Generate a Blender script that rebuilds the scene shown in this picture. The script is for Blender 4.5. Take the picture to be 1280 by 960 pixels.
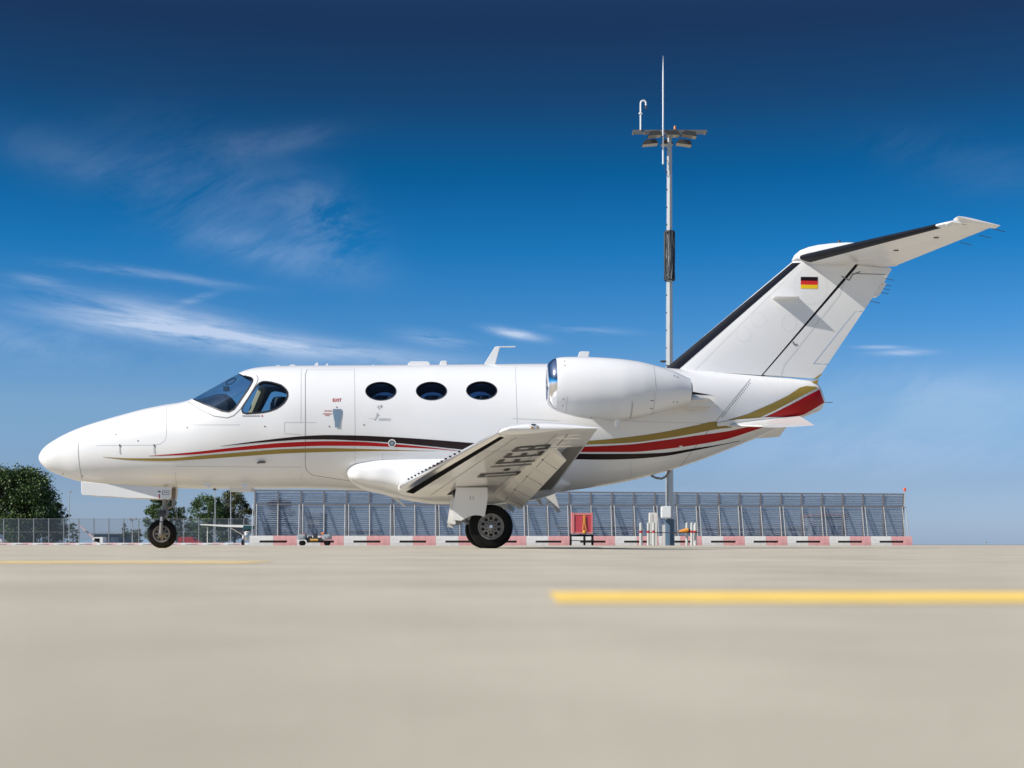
import bpy, bmesh, math, random
import numpy as np
from mathutils import Vector, Matrix
random.seed(7)
R = math.radians
for o in list(bpy.data.objects): bpy.data.objects.remove(o)
S = bpy.context.scene
COL = S.collection
# ---------------------------------------------------------------- camera
CAMH, HOR, FPX = 0.045, 681.0, 1850.0
cd = bpy.data.cameras.new('camera'); cam = bpy.data.objects.new('camera', cd); COL.objects.link(cam)
cam.location = (0, 0, CAMH); cam.rotation_euler = (R(90), 0, 0)
cd.sensor_width = 36; cd.lens = 36*FPX/1280; cd.shift_y = (HOR-480)/1280
cd.clip_start = 0.02; cd.clip_end = 30000
cd.dof.use_dof = True; cd.dof.focus_distance = 21; cd.dof.aperture_fstop = 5.6
S.camera = cam
# ---------------------------------------------------------------- light
SUN_EL = R(37.6); SUN_AX = R(67.4)           # sun to the left and a little on the camera side
sund = Vector((-math.sin(SUN_AX)*math.cos(SUN_EL), -math.cos(SUN_AX)*math.cos(SUN_EL), math.sin(SUN_EL)))
sl = bpy.data.lights.new('sun', 'SUN'); sl.energy = 4.2; sl.angle = R(0.5); sl.color = (1, .95, .87)
so = bpy.data.objects.new('sun', sl); COL.objects.link(so); so.location = (0, 0, 60)
so.rotation_euler = sund.to_track_quat('Z', 'Y').to_euler()
S.view_settings.view_transform = 'Standard'; S.view_settings.look = 'None'
S.view_settings.exposure = 0.45; S.view_settings.gamma = 1; S.view_settings.use_curve_mapping = False
SKY_STRENGTH = 0.10
W = bpy.data.worlds.new('World'); S.world = W; W.use_nodes = True
def build_world():
    nt = W.node_tree; N = nt.nodes; L = nt.links; N.clear()
    out = N.new('ShaderNodeOutputWorld'); bg = N.new('ShaderNodeBackground'); L.new(bg.outputs[0], out.inputs[0])
    bg.inputs[1].default_value = SKY_STRENGTH
    sky = N.new('ShaderNodeTexSky'); sky.sky_type = 'NISHITA'; sky.sun_disc = False
    sky.sun_elevation = SUN_EL; sky.sun_rotation = math.atan2(sund.x, sund.y)
    sky.air_density = 1; sky.dust_density = .6; sky.ozone_density = 2
    tc = N.new('ShaderNodeTexCoord'); sep = N.new('ShaderNodeSeparateXYZ'); L.new(tc.outputs['Generated'], sep.inputs[0])
    def M(op, a, b=None, c=None, clamp=False):
        n = N.new('ShaderNodeMath'); n.operation = op; n.use_clamp = clamp
        for i, v in enumerate((a, b, c)):
            if v is None: continue
            if hasattr(v, 'links'): L.new(v, n.inputs[i])
            else: n.inputs[i].default_value = v
        return n.outputs[0]
    el = M('ARCSINE', sep.outputs[2]); az = M('ARCTAN2', sep.outputs[0], sep.outputs[1])
    # depth of the blue by elevation (polarised summer sky)
    rp = N.new('ShaderNodeValToRGB'); L.new(M('MULTIPLY', el, 1/R(60), clamp=True), rp.inputs[0])
    cr = rp.color_ramp
    stops = SKY_STOPS
    cr.elements[0].position = stops[0][0]; cr.elements[0].color = (*stops[0][1], 1)
    cr.elements[1].position = stops[-1][0]; cr.elements[1].color = (*stops[-1][1], 1)
    for p, c in stops[1:-1]:
        e = cr.elements.new(p); e.color = (*c, 1)
    mul = N.new('ShaderNodeMix'); mul.data_type = 'RGBA'; mul.blend_type = 'MULTIPLY'; mul.inputs[0].default_value = 1
    L.new(sky.outputs[0], mul.inputs[6]); L.new(rp.outputs[0], mul.inputs[7])
    # thin cirrus: streaks of stretched noise where the sky carries them
    def ang(px, py):
        a = math.atan((px-640)/FPX); return a, math.atan((HOR-py)/FPX*math.cos(a))
    total = None
    def noise(sx, sy, rot, scale, detail, dist):
        u = M('ADD', M('MULTIPLY', az, math.cos(rot)*sx), M('MULTIPLY', el, -math.sin(rot)*sx))
        v = M('ADD', M('MULTIPLY', az, math.sin(rot)*sy), M('MULTIPLY', el, math.cos(rot)*sy))
        cb = N.new('ShaderNodeCombineXYZ'); L.new(u, cb.inputs[0]); L.new(v, cb.inputs[1])
        nz = N.new('ShaderNodeTexNoise'); nz.inputs['Scale'].default_value = scale; nz.inputs['Detail'].default_value = detail
        nz.inputs['Roughness'].default_value = .68; nz.inputs['Distortion'].default_value = dist
        L.new(cb.outputs[0], nz.inputs[0]); return nz.outputs[0]
    n1 = noise(1, 7, R(7), 11, 12, .35); n2 = noise(1, 2.6, R(-22), 9, 12, .5)
    for (px, py, hw, hh, rot, amp, which, th) in CLOUDS:
        a0, e0 = ang(px, py); hw /= FPX; hh /= FPX; r = R(rot)
        da = M('SUBTRACT', az, a0); de = M('SUBTRACT', el, e0)
        u = M('ADD', M('MULTIPLY', da, math.cos(r)/hw), M('MULTIPLY', de, -math.sin(r)/hw))
        v = M('ADD', M('MULTIPLY', da, math.sin(r)/hh), M('MULTIPLY', de, math.cos(r)/hh))
        d = M('ADD', M('MULTIPLY', u, u), M('MULTIPLY', v, v))
        g = M('POWER', 2.718, M('MULTIPLY', d, -1.0))
        nn = M('MULTIPLY', M('SUBTRACT', n1 if which == 1 else n2, th), 4.0, clamp=True)
        c = M('MULTIPLY', M('MULTIPLY', g, nn), amp)
        total = c if total is None else M('ADD', total, c)
    total = M('MINIMUM', total, .8)
    mx = N.new('ShaderNodeMix'); mx.data_type = 'RGBA'; L.new(total, mx.inputs[0])
    L.new(mul.outputs[2], mx.inputs[6]); mx.inputs[7].default_value = (4.4, 5.2, 6.6, 1)
    L.new(mx.outputs[2], bg.inputs[0])
SKY_STOPS = [(0.0, (1, 1, 1)), (1.0, (1, 1, 1))]
CLOUDS = [(200,402,120,19,8,.75,1,.30), (340,430,190,11,5,.65,1,.30), (245,374,26,4,-18,.32,1,.35), (140,337,60,5,4,.25,1,.40),
          (235,350,70,6,5,.2,1,.40), (50,350,24,5,6,.45,1,.4), (410,280,55,36,35,.26,2,.34), (350,318,100,20,12,.18,2,.36),
          (340,178,80,14,-10,.09,2,.38), (260,240,110,60,20,.10,2,.36), (100,205,110,26,12,.07,2,.34), (643,417,30,5,10,1.0,1,.34),
          (545,424,40,8,8,.45,1,.38), (730,412,50,5,4,.3,1,.40), (1128,441,30,3.5,1,.6,1,.38), (1100,434,24,2,2,.5,1,.36),
          (1180,490,130,30,5,.22,2,.36), (1080,560,180,40,0,.22,2,.36), (1200,200,110,30,15,.05,2,.38), (440,470,180,25,5,.2,2,.4),(40,430,90,24,5,.25,2,.36)]
SKY_STOPS = [(0.0, (0.5265, 0.7065, 1.2439)), (0.04, (0.3885, 0.52, 0.8788)), (0.0892, (0.4014, 0.5722, 0.8287)), (0.1379, (0.1674, 0.4698, 0.7937)), (0.1858, (0.0401, 0.382, 0.6975)), (0.2329, (0.0122, 0.2667, 0.4977)), (0.2788, (0.039, 0.1618, 0.289)), (0.3213, (0.0532, 0.1164, 0.2079)), (0.55, (0.3, 0.36, 0.45)), (0.75, (0.8, 0.85, 0.9)), (1.0, (0.95, 0.97, 1))]
build_world()

# ---------------------------------------------------------------- materials
def P(name, col, rough=.5, metal=0, coat=0, alpha=1, var=0, vscale=6, bump=0, bscale=40, spec=.5, emit=None, streak=None):
    m = bpy.data.materials.new(name); m.use_nodes = True
    nt = m.node_tree; b = nt.nodes['Principled BSDF']
    b.inputs['Base Color'].default_value = (*col, 1); b.inputs['Roughness'].default_value = rough
    b.inputs['Metallic'].default_value = metal; b.inputs['Coat Weight'].default_value = coat
    b.inputs['Coat Roughness'].default_value = .06
    b.inputs['Alpha'].default_value = alpha; b.inputs['Specular IOR Level'].default_value = spec
    tc = nt.nodes.new('ShaderNodeTexCoord')
    if var:
        n = nt.nodes.new('ShaderNodeTexNoise'); n.inputs['Scale'].default_value = vscale; n.inputs['Detail'].default_value = 8
        if streak:
            mp = nt.nodes.new('ShaderNodeMapping'); mp.inputs['Scale'].default_value = streak
            nt.links.new(tc.outputs['Object'], mp.inputs[0]); nt.links.new(mp.outputs[0], n.inputs[0])
        else: nt.links.new(tc.outputs['Object'], n.inputs[0])
        r = nt.nodes.new('ShaderNodeValToRGB')
        r.color_ramp.elements[0].position = .3; r.color_ramp.elements[1].position = .7
        r.color_ramp.elements[0].color = (*[c*(1-var) for c in col], 1)
        r.color_ramp.elements[1].color = (*[min(1, c*(1+var)) for c in col], 1)
        nt.links.new(n.outputs[0], r.inputs[0]); nt.links.new(r.outputs[0], b.inputs['Base Color'])
    if bump:
        n2 = nt.nodes.new('ShaderNodeTexNoise'); n2.inputs['Scale'].default_value = bscale; n2.inputs['Detail'].default_value = 5
        nt.links.new(tc.outputs['Object'], n2.inputs[0])
        bp = nt.nodes.new('ShaderNodeBump'); bp.inputs['Strength'].default_value = bump; bp.inputs['Distance'].default_value = .02
        nt.links.new(n2.outputs[0], bp.inputs['Height']); nt.links.new(bp.outputs[0], b.inputs['Normal'])
    if emit: b.inputs['Emission Color'].default_value = (*emit[0], 1); b.inputs['Emission Strength'].default_value = emit[1]
    return m
paint = P('white_paint', (.775,.775,.775), .30, coat=.4, var=.03, vscale=1.6, bump=.10, bscale=1.8)
paint2 = P('white_panel_paint', (.74,.73,.70), .4, coat=.25, var=.04, vscale=4)
liner = P('cockpit_liner', (.10,.10,.11), .8)
goldm = P('gold_paint', (.30,.21,.045), .38, spec=.3)
redm = P('red_paint', (.38,.003,.006), .35, spec=.25)
blackm = P('black_paint', (.012,.004,.006), .35, spec=.25)
seamm = P('seam_grey', (.20,.20,.21), .6)
faintm = P('faint_seam', (.52,.52,.53), .6)
boot = P('boot_rubber', (.006,.008,.015), .5, spec=.2, var=.2, vscale=5)
chrome = P('polished_metal', (.78,.78,.80), .09, metal=1)
alu = P('aluminium', (.26,.25,.24), .5, metal=.5, var=.1, vscale=20)
steel = P('dark_steel', (.09,.09,.10), .45, metal=.6)
tyrem = P('tyre_rubber', (.004,.004,.0045), .7, spec=.2, var=.25, vscale=9, bump=.1, bscale=60)
holem = P('dark_recess', (.01,.01,.012), .9)
beige = P('beige_trim', (.72,.46,.24), .6)
seatm = P('seat_leather', (.20,.24,.28), .5)
decalred = P('red_marking', (.45,.02,.02), .5)
handlem = P('handle_grey', (.22,.31,.40), .35, metal=.3)
decaldk = P('dark_marking', (.05,.05,.06), .5)
flagy = P('flag_yellow', (.80,.55,.01), .4)
def glassmat(name, tint, a, rough=.02, ks=.5):
    m = bpy.data.materials.new(name); m.use_nodes = True; nt = m.node_tree; N = nt.nodes; N.clear()
    o = N.new('ShaderNodeOutputMaterial'); t = N.new('ShaderNodeBsdfTransparent'); g = N.new('ShaderNodeBsdfGlossy')
    t.inputs[0].default_value = (*tint, 1); g.inputs['Roughness'].default_value = rough; g.inputs[0].default_value = (.9,.93,1,1)
    fr = N.new('ShaderNodeFresnel'); fr.inputs[0].default_value = 1.5
    mm = N.new('ShaderNodeMath'); mm.operation = 'MULTIPLY_ADD'; mm.inputs[1].default_value = ks; mm.inputs[2].default_value = a
    mm.use_clamp = True
    nt.links.new(fr.outputs[0], mm.inputs[0])
    mx = N.new('ShaderNodeMixShader'); nt.links.new(mm.outputs[0], mx.inputs[0]); nt.links.new(t.outputs[0], mx.inputs[1]); nt.links.new(g.outputs[0], mx.inputs[2])
    nt.links.new(mx.outputs[0], o.inputs[0]); return m
wglass = glassmat('windshield_glass', (.74,.84,.90), .0, ks=.25)
cglass = glassmat('cabin_glass', (.50,.58,.68), .0, ks=.35)
lens = glassmat('lens_glass', (.9,.92,.95), .05)

# ---------------------------------------------------------------- mesh helpers
def obj(name, verts, faces, mat, parent=None, smooth=True, ang=35, mats=None, fm=None):
    me = bpy.data.meshes.new(name); me.from_pydata([tuple(v) for v in verts], [], [tuple(f) for f in faces])
    for m in (mats or [mat]): me.materials.append(m)
    if fm is not None:
        for p, k in zip(me.polygons, fm): p.material_index = k
    bm = bmesh.new(); bm.from_mesh(me); bmesh.ops.recalc_face_normals(bm, faces=bm.faces); bm.to_mesh(me); bm.free()
    if smooth:
        me.shade_smooth(); me.set_sharp_from_angle(angle=R(ang))
    o = bpy.data.objects.new(name, me); COL.objects.link(o)
    if parent: o.parent = parent
    return o
class MB:
    def __init__(s): s.v = []; s.f = []; s.m = []
    def add(s, v, f, k=0):
        b = len(s.v); s.v += [tuple(a) for a in v]; s.f += [tuple(b+i for i in g) for g in f]; s.m += [k]*len(f)
    def box(s, x0, x1, y0, y1, z0, z1, k=0):
        s.add([(x0,y0,z0),(x1,y0,z0),(x1,y1,z0),(x0,y1,z0),(x0,y0,z1),(x1,y0,z1),(x1,y1,z1),(x0,y1,z1)],
              [(0,3,2,1),(4,5,6,7),(0,1,5,4),(1,2,6,5),(2,3,7,6),(3,0,4,7)], k)
    def tube(s, pts, r, n=10, k=0, cap=True):
        pts = [Vector(p) for p in pts]; rr = r if isinstance(r, (list, tuple)) else [r]*len(pts)
        rings = []; up = None
        for i, p in enumerate(pts):
            d = (pts[min(i+1, len(pts)-1)]-pts[max(i-1, 0)]).normalized()
            if up is None: up = Vector((0,0,1)) if abs(d.z) < .9 else Vector((1,0,0))
            a = d.cross(up).normalized(); b = a.cross(d).normalized(); up = b
            rings.append([p+(a*math.cos(2*math.pi*j/n)+b*math.sin(2*math.pi*j/n))*rr[i] for j in range(n)])
        s.loft(rings, k, cap)
    def loft(s, rings, k=0, cap=True, closed=True):
        n = len(rings[0]); v = [p for r in rings for p in r]; f = []
        for i in range(len(rings)-1):
            for j in range(n if closed else n-1):
                f.append((i*n+j, i*n+(j+1) % n, (i+1)*n+(j+1) % n, (i+1)*n+j))
        if cap: f.append(tuple(range(n))[::-1]); f.append(tuple(range((len(rings)-1)*n, len(rings)*n)))
        s.add(v, f, k)
    def prism(s, poly, y0, y1, k=0):        # poly in (x,z)
        n = len(poly)
        s.add([(p[0], y0, p[1]) for p in poly]+[(p[0], y1, p[1]) for p in poly],
              [tuple(range(n)), tuple(range(2*n-1, n-1, -1))]+[(i, i+n, (i+1) % n+n, (i+1) % n) for i in range(n)], k)
    def lathe(s, prof, axis='y', c=(0,0,0), n=48, k=0, cap=False):   # prof: (r, t) along axis
        rings = []
        for r, t in prof:
            ring = []
            for j in range(n):
                a = 2*math.pi*j/n
                if axis == 'y': ring.append((c[0]+r*math.cos(a), c[1]+t, c[2]+r*math.sin(a)))
                elif axis == 'x': ring.append((c[0]+t, c[1]+r*math.cos(a), c[2]+r*math.sin(a)))
                else: ring.append((c[0]+r*math.cos(a), c[1]+r*math.sin(a), c[2]+t))
            rings.append(ring)
        s.loft(rings, k, cap)
    def ball(s, c, rx, ry, rz, k=0, nu=16, nv=10):
        rings = []
        for i in range(nv+1):
            t = math.pi*(.02+.96*i/nv)
            rings.append([(c[0]+rx*math.sin(t)*math.cos(2*math.pi*j/nu), c[1]+ry*math.sin(t)*math.sin(2*math.pi*j/nu), c[2]+rz*math.cos(t)) for j in range(nu)])
        s.loft(rings, k)
    def build(s, name, mat, parent=None, smooth=True, ang=35):
        mats = mat if isinstance(mat, list) else [mat]
        return obj(name, s.v, s.f, None, parent, smooth, ang, mats, s.m)
def bevel(o, w=.01, seg=2):
    bm = bmesh.new(); bm.from_mesh(o.data)
    bmesh.ops.bevel(bm, geom=[e for e in bm.edges if e.is_manifold and e.calc_face_angle(0) > .6], offset=w, segments=seg, affect='EDGES', clamp_overlap=True)
    bm.to_mesh(o.data); bm.free(); o.data.shade_smooth(); o.data.set_sharp_from_angle(angle=R(40)); return o
def empty(name, loc=(0,0,0), rz=0):
    o = bpy.data.objects.new(name, None); COL.objects.link(o); o.location = loc; o.rotation_euler = (0,0,rz); o.empty_display_size = .3; return o
def tag(o, label=None, cat=None, group=None, kind=None):
    if label: o['label'] = label
    if cat: o['category'] = cat
    if group: o['group'] = group
    if kind: o['kind'] = kind
    return o
def copy_tree(o, parent=None):
    c = o.copy(); COL.objects.link(c); c.parent = parent
    for ch in list(o.children): copy_tree(ch, c)
    return c
def mirror(o, parent=None):                 # a copy on the other side of the aircraft
    me = o.data.copy()
    me.transform(Matrix.Diagonal((1,-1,1,1))); me.flip_normals()
    c = bpy.data.objects.new(o.name.split('.')[0], me); COL.objects.link(c); c.parent = parent or o.parent
    for ch in list(o.children): mirror(ch, c)
    return c
def far(px, py, Y):                         # a measured picture point at distance Y, in metres
    return ((px-640)/FPX*Y, CAMH+(HOR-py)/FPX*Y)
def lineup(x, xs, ys): return float(np.interp(x, xs, ys))
def pchip(xs, ys):
    xs = np.array(xs, float); ys = np.array(ys, float); h = np.diff(xs); d = np.diff(ys)/h
    m = np.zeros(len(xs)); m[0] = d[0]; m[-1] = d[-1]
    for i in range(1, len(xs)-1):
        if d[i-1]*d[i] > 0:
            w1 = 2*h[i]+h[i-1]; w2 = h[i]+2*h[i-1]; m[i] = (w1+w2)/(w1/d[i-1]+w2/d[i])
    def f(x):
        x = min(max(x, xs[0]), xs[-1]); i = min(int(np.searchsorted(xs, x, 'right'))-1, len(xs)-2); i = max(i, 0)
        t = (x-xs[i])/h[i]
        return float((2*t**3-3*t*t+1)*ys[i]+(t**3-2*t*t+t)*h[i]*m[i]+(-2*t**3+3*t*t)*ys[i+1]+(t**3-t*t)*h[i]*m[i+1])
    return f

# ---------------------------------------------------------------- setting
def ground():
    m = bpy.data.materials.new('concrete'); m.use_nodes = True; nt = m.node_tree; b = nt.nodes['Principled BSDF']; L = nt.links
    tc = nt.nodes.new('ShaderNodeTexCoord')
    def nz(scale, det=6, rough=.6):
        n = nt.nodes.new('ShaderNodeTexNoise'); n.inputs['Scale'].default_value = scale; n.inputs['Detail'].default_value = det
        n.inputs['Roughness'].default_value = rough; L.new(tc.outputs['Object'], n.inputs[0]); return n.outputs[0]
    r = nt.nodes.new('ShaderNodeValToRGB'); r.color_ramp.elements[0].position = .36; r.color_ramp.elements[1].position = .64
    r.color_ramp.elements[0].color = (.415,.368,.290,1); r.color_ramp.elements[1].color = (.605,.55,.445,1)
    mixn = nt.nodes.new('ShaderNodeMath'); mixn.operation = 'MULTIPLY_ADD'; mixn.inputs[1].default_value = .45
    h = nt.nodes.new('ShaderNodeMath'); h.operation = 'MULTIPLY'; h.inputs[1].default_value = .55
    L.new(nz(3.2, 7, .65), h.inputs[0]); L.new(nz(160, 4, .7), mixn.inputs[0]); L.new(h.outputs[0], mixn.inputs[2]); L.new(mixn.outputs[0], r.inputs[0])
    mu = nt.nodes.new('ShaderNodeMix'); mu.data_type = 'RGBA'; mu.blend_type = 'MULTIPLY'; mu.inputs[0].default_value = 1
    r2 = nt.nodes.new('ShaderNodeValToRGB'); r2.color_ramp.elements[0].position = .35; r2.color_ramp.elements[1].position = .6
    r2.color_ramp.elements[0].color = (.78,.78,.77,1); r2.color_ramp.elements[1].color = (1,1,1,1)
    L.new(nz(1.3, 9, .68), r2.inputs[0]); L.new(r.outputs[0], mu.inputs[6]); L.new(r2.outputs[0], mu.inputs[7]); L.new(mu.outputs[2], b.inputs['Base Color'])
    b.inputs['Roughness'].default_value = .85; b.inputs['Specular IOR Level'].default_value = .2
    bp = nt.nodes.new('ShaderNodeBump'); bp.inputs['Strength'].default_value = .25; bp.inputs['Distance'].default_value = .002
    L.new(nz(300, 3, .6), bp.inputs['Height']); L.new(bp.outputs[0], b.inputs['Normal'])
    o = obj('ground', [(-9000,-400,0),(9000,-400,0),(9000,9000,0),(-9000,9000,0)], [(0,1,2,3)], m, smooth=False)
    tag(o, kind='structure')
    ym = P('yellow_road_paint', (.92,.62,.14), .7, var=.10, vscale=14); ym2 = P('worn_yellow_paint', (.72,.53,.22), .8, var=.2, vscale=9)
    a = obj('taxi_line', [(.035,1.135,.0008),(9,1.135,.0008),(9,1.40,.0008),(.035,1.40,.0008)], [(0,1,2,3)], ym, smooth=False); tag(a, kind='structure')
    a = obj('taxi_line', [(-9,3.55,.0008),(-.64,3.55,.0008),(-.64,4.0,.0008),(-9,4.0,.0008)], [(0,1,2,3)], ym2, smooth=False); tag(a, kind='structure')
    a = obj('taxi_line', [(-5.1,19.5,.004),(-4.4,19.5,.004),(-4.4,20.1,.004),(-5.1,20.1,.004)], [(0,1,2,3)], ym, smooth=False); tag(a, kind='structure')
    # grass strip beyond the apron
    g = P('grass_strip', (.10,.12,.05), .9, var=.3, vscale=.2)
    a = obj('grass_field', [(-900,265,.02),(1500,265,.02),(1500,2600,.02),(-900,2600,.02)], [(0,1,2,3)], g, smooth=False); tag(a, kind='structure')
ground()
def hills():
    m = P('far_hill', (.20,.30,.42), 1, var=.06, vscale=.002)  # distance haze is put into this blue base colour
    b = MB(); n = 120; rings = []
    v = []; f = []
    for i in range(n+1):
        x = -2600+i*(5200/n)
        h = 22+16*math.sin(i*.21)+9*math.sin(i*.53+1)+5*math.sin(i*1.3)
        h = max(8, h)*(1 if x < 300 else max(0, 1-(x-300)/300)) - (0 if x < 600 else 3)
        v += [(x,4600,-1),(x,4700,h*.9),(x,5000,h),(x,5600,-1)]
    for i in range(n):
        for j in range(3): f.append((i*4+j,(i+1)*4+j,(i+1)*4+j+1,i*4+j+1))
    tag(obj('hills', v, f, m), kind='structure')
hills()

# ---------------------------------------------------------------- the jet
YAW = R(2.5); AX, AY = -0.27, 20.0
cY, sY = math.cos(YAW), math.sin(YAW)
def at(px, py, yl):                         # measured picture point on the jet at lateral offset yl -> (x, z) in the jet's frame
    a = (px-640)/FPX
    x = (a*(AY+yl*cY)-AX+yl*sY)/(cY-a*sY)
    return x, CAMH+(HOR-py)/FPX*(AY+x*sY+yl*cY)
jet = empty('business_jet', (AX, AY, 0), YAW)
tag(jet, 'white twin-engine business jet with red, gold and black stripes parked on the apron', 'airplane')
TOP = [(48.6,572.3),(50.2,567),(52.9,562.9),(58.9,556.9),(69.2,550),(84,542),(99,535.5),(124.4,527),(152.5,519),(180.6,511.6),(208.7,506),(230,502.6),(240,499.6),
       (250,494),(270,483),(297,468.2),(308,463.4),(322,460),(340,458.4),(380,457.6),(470,457),(600,456),(700,455.3),(780,456),(840,461),(900,466),(960,471),(1000,474.5),(1020,479),(1026,486),(1030,498)]
BOT = [(48.6,572.3),(50.3,577.5),(55.5,583.5),(62.3,588.7),(74.4,593.8),(88,598.5),(103.6,602.4),(130,604.8),(160.3,606.9),(211.9,609.6),(229,610.5),(260,611),(330,611),(380,610.6),
       (450,613),(540,617),(600,620),(681,616.5),(744,608.8),(786,601.3),(836,588.3),(868,578),(900,566),(930,554),(958,542.5),(998,524),(1016,517),(1026,512.5),(1030,505)]
WID = [(48.6,0),(50.4,.062),(55,.135),(62,.20),(72,.255),(84,.30),(100,.355),(130,.43),(160,.50),(210,.60),(260,.69),(320,.765),(380,.80),(700,.80),(760,.77),(820,.68),(880,.53),(940,.36),(990,.22),(1020,.13),(1030,.05)]
x0n = at(48.6, 572.3, 0)[0]
def mk(tab):
    pts = [at(p, q, 0) for p, q in tab]; return pchip([math.sqrt(max(0, p[0]-x0n)) for p in pts], [p[1] for p in pts])
ftop, fbot = mk(TOP), mk(BOT)
fwid = pchip([math.sqrt(max(0, at(p, 600, 0)[0]-x0n)) for p, q in WID], [q for p, q in WID])
XEND = at(1030, 500, 0)[0]
NSE = 2.12
def sect(x):
    s = math.sqrt(max(0, x-x0n)); t, b, w = ftop(s), fbot(s), fwid(s)
    return (t+b)/2, max((t-b)/2, 1e-4), max(w, 1e-4)
def surf(x, z):
    zc, h, w = sect(x); q = min(abs(z-zc)/h, 1)
    return -w*(1-q**NSE)**(1/NSE)
def hit(px, py):
    y = -.6
    for i in range(40):
        x, z = at(px, py, y); y = .5*y+.5*surf(x, z)
    return x, z
def nrm(x, z, side=-1):
    y = surf(x, z)
    def F(x, y, z):
        zc, h, w = sect(x); return (abs(y)/w)**NSE+(abs(z-zc)/h)**NSE
    e = 2e-3; y = min(y, -1e-3)
    g = Vector((F(x+e, y, z)-F(x-e, y, z), F(x, y+e, z)-F(x, y-e, z), F(x, y, z+e)-F(x, y, z-e)))
    return g.normalized()
def onskin(x, z, off=.003):
    y = surf(x, z); n = nrm(x, z); return (x+n.x*off, y+n.y*off, z+n.z*off)
def ring(x, inset, n=128):
    zc, h, w = sect(x); h -= inset; w -= inset; out = []
    for j in range(n):
        a = 2*math.pi*(j+.5)/n; ca, sa = math.cos(a), math.sin(a)
        out.append((x, w*math.copysign(abs(ca)**(2/NSE), ca), zc+h*math.copysign(abs(sa)**(2/NSE), sa)))
    return out
def boolean(a, b, op):
    m = a.modifiers.new('b', 'BOOLEAN'); m.operation = op; m.object = b; m.solver = 'EXACT'
    bpy.context.view_layer.update()
    dg = bpy.context.evaluated_depsgraph_get(); me = bpy.data.meshes.new_from_object(a.evaluated_get(dg))
    a.modifiers.clear(); a.data = me
def outline_xz(px): return [hit(*p) for p in px]
WS = [(236,501),(241.9,499.2),(252.5,504),(265,509.3),(277.5,513.8),(286,514.8),(292.5,511.6),(297.5,505),(303,497),(310,487),(315.3,477.5),(315.9,474.5),(313.8,471.9),(305,469.6),(296.9,467.4),(290,464)]
SW = [(302.4,512.5),(303.8,515.9),(308,517),(320,516.3),(330,515.2),(337.5,513.6),(345,510.8),(350,507.8),(355,503.5),(358,499.2),(359.5,495),(359.3,490.5),(357.5,487.2),(354.5,484),(351,481.4),(345,479.4),(339,477.8),(332,476.9),(328,477.1),(324.5,478.6),(321.5,481.8),(316,489.5),(310,498.5),(304.5,507)]
def ell(cx, cy, rx, ry, n=36): return [(cx+rx*math.cos(2*math.pi*i/n), cy+ry*math.sin(2*math.pi*i/n)) for i in range(n)]
CW = [ell(476, 489, 18.9, 11.2), ell(539.2, 488.8, 18.9, 11.1), ell(602, 488.2, 18.9, 11.1)]
def ws_outline():                            # side part of the windshield measured on the skin, upper edge above the roof
    low = [hit(*p) for p in WS[1:14]]
    a = at(296.9, 462, 0); b = at(233, 492, 0); c = at(240.5, 499.5, 0)
    return low+[(at(298.5, 468.5, 0)[0], at(297,467.6,0)[1]), a, b, c]
wso = ws_outline(); swo = outline_xz(SW); cwo = [outline_xz(c) for c in CW]
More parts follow.
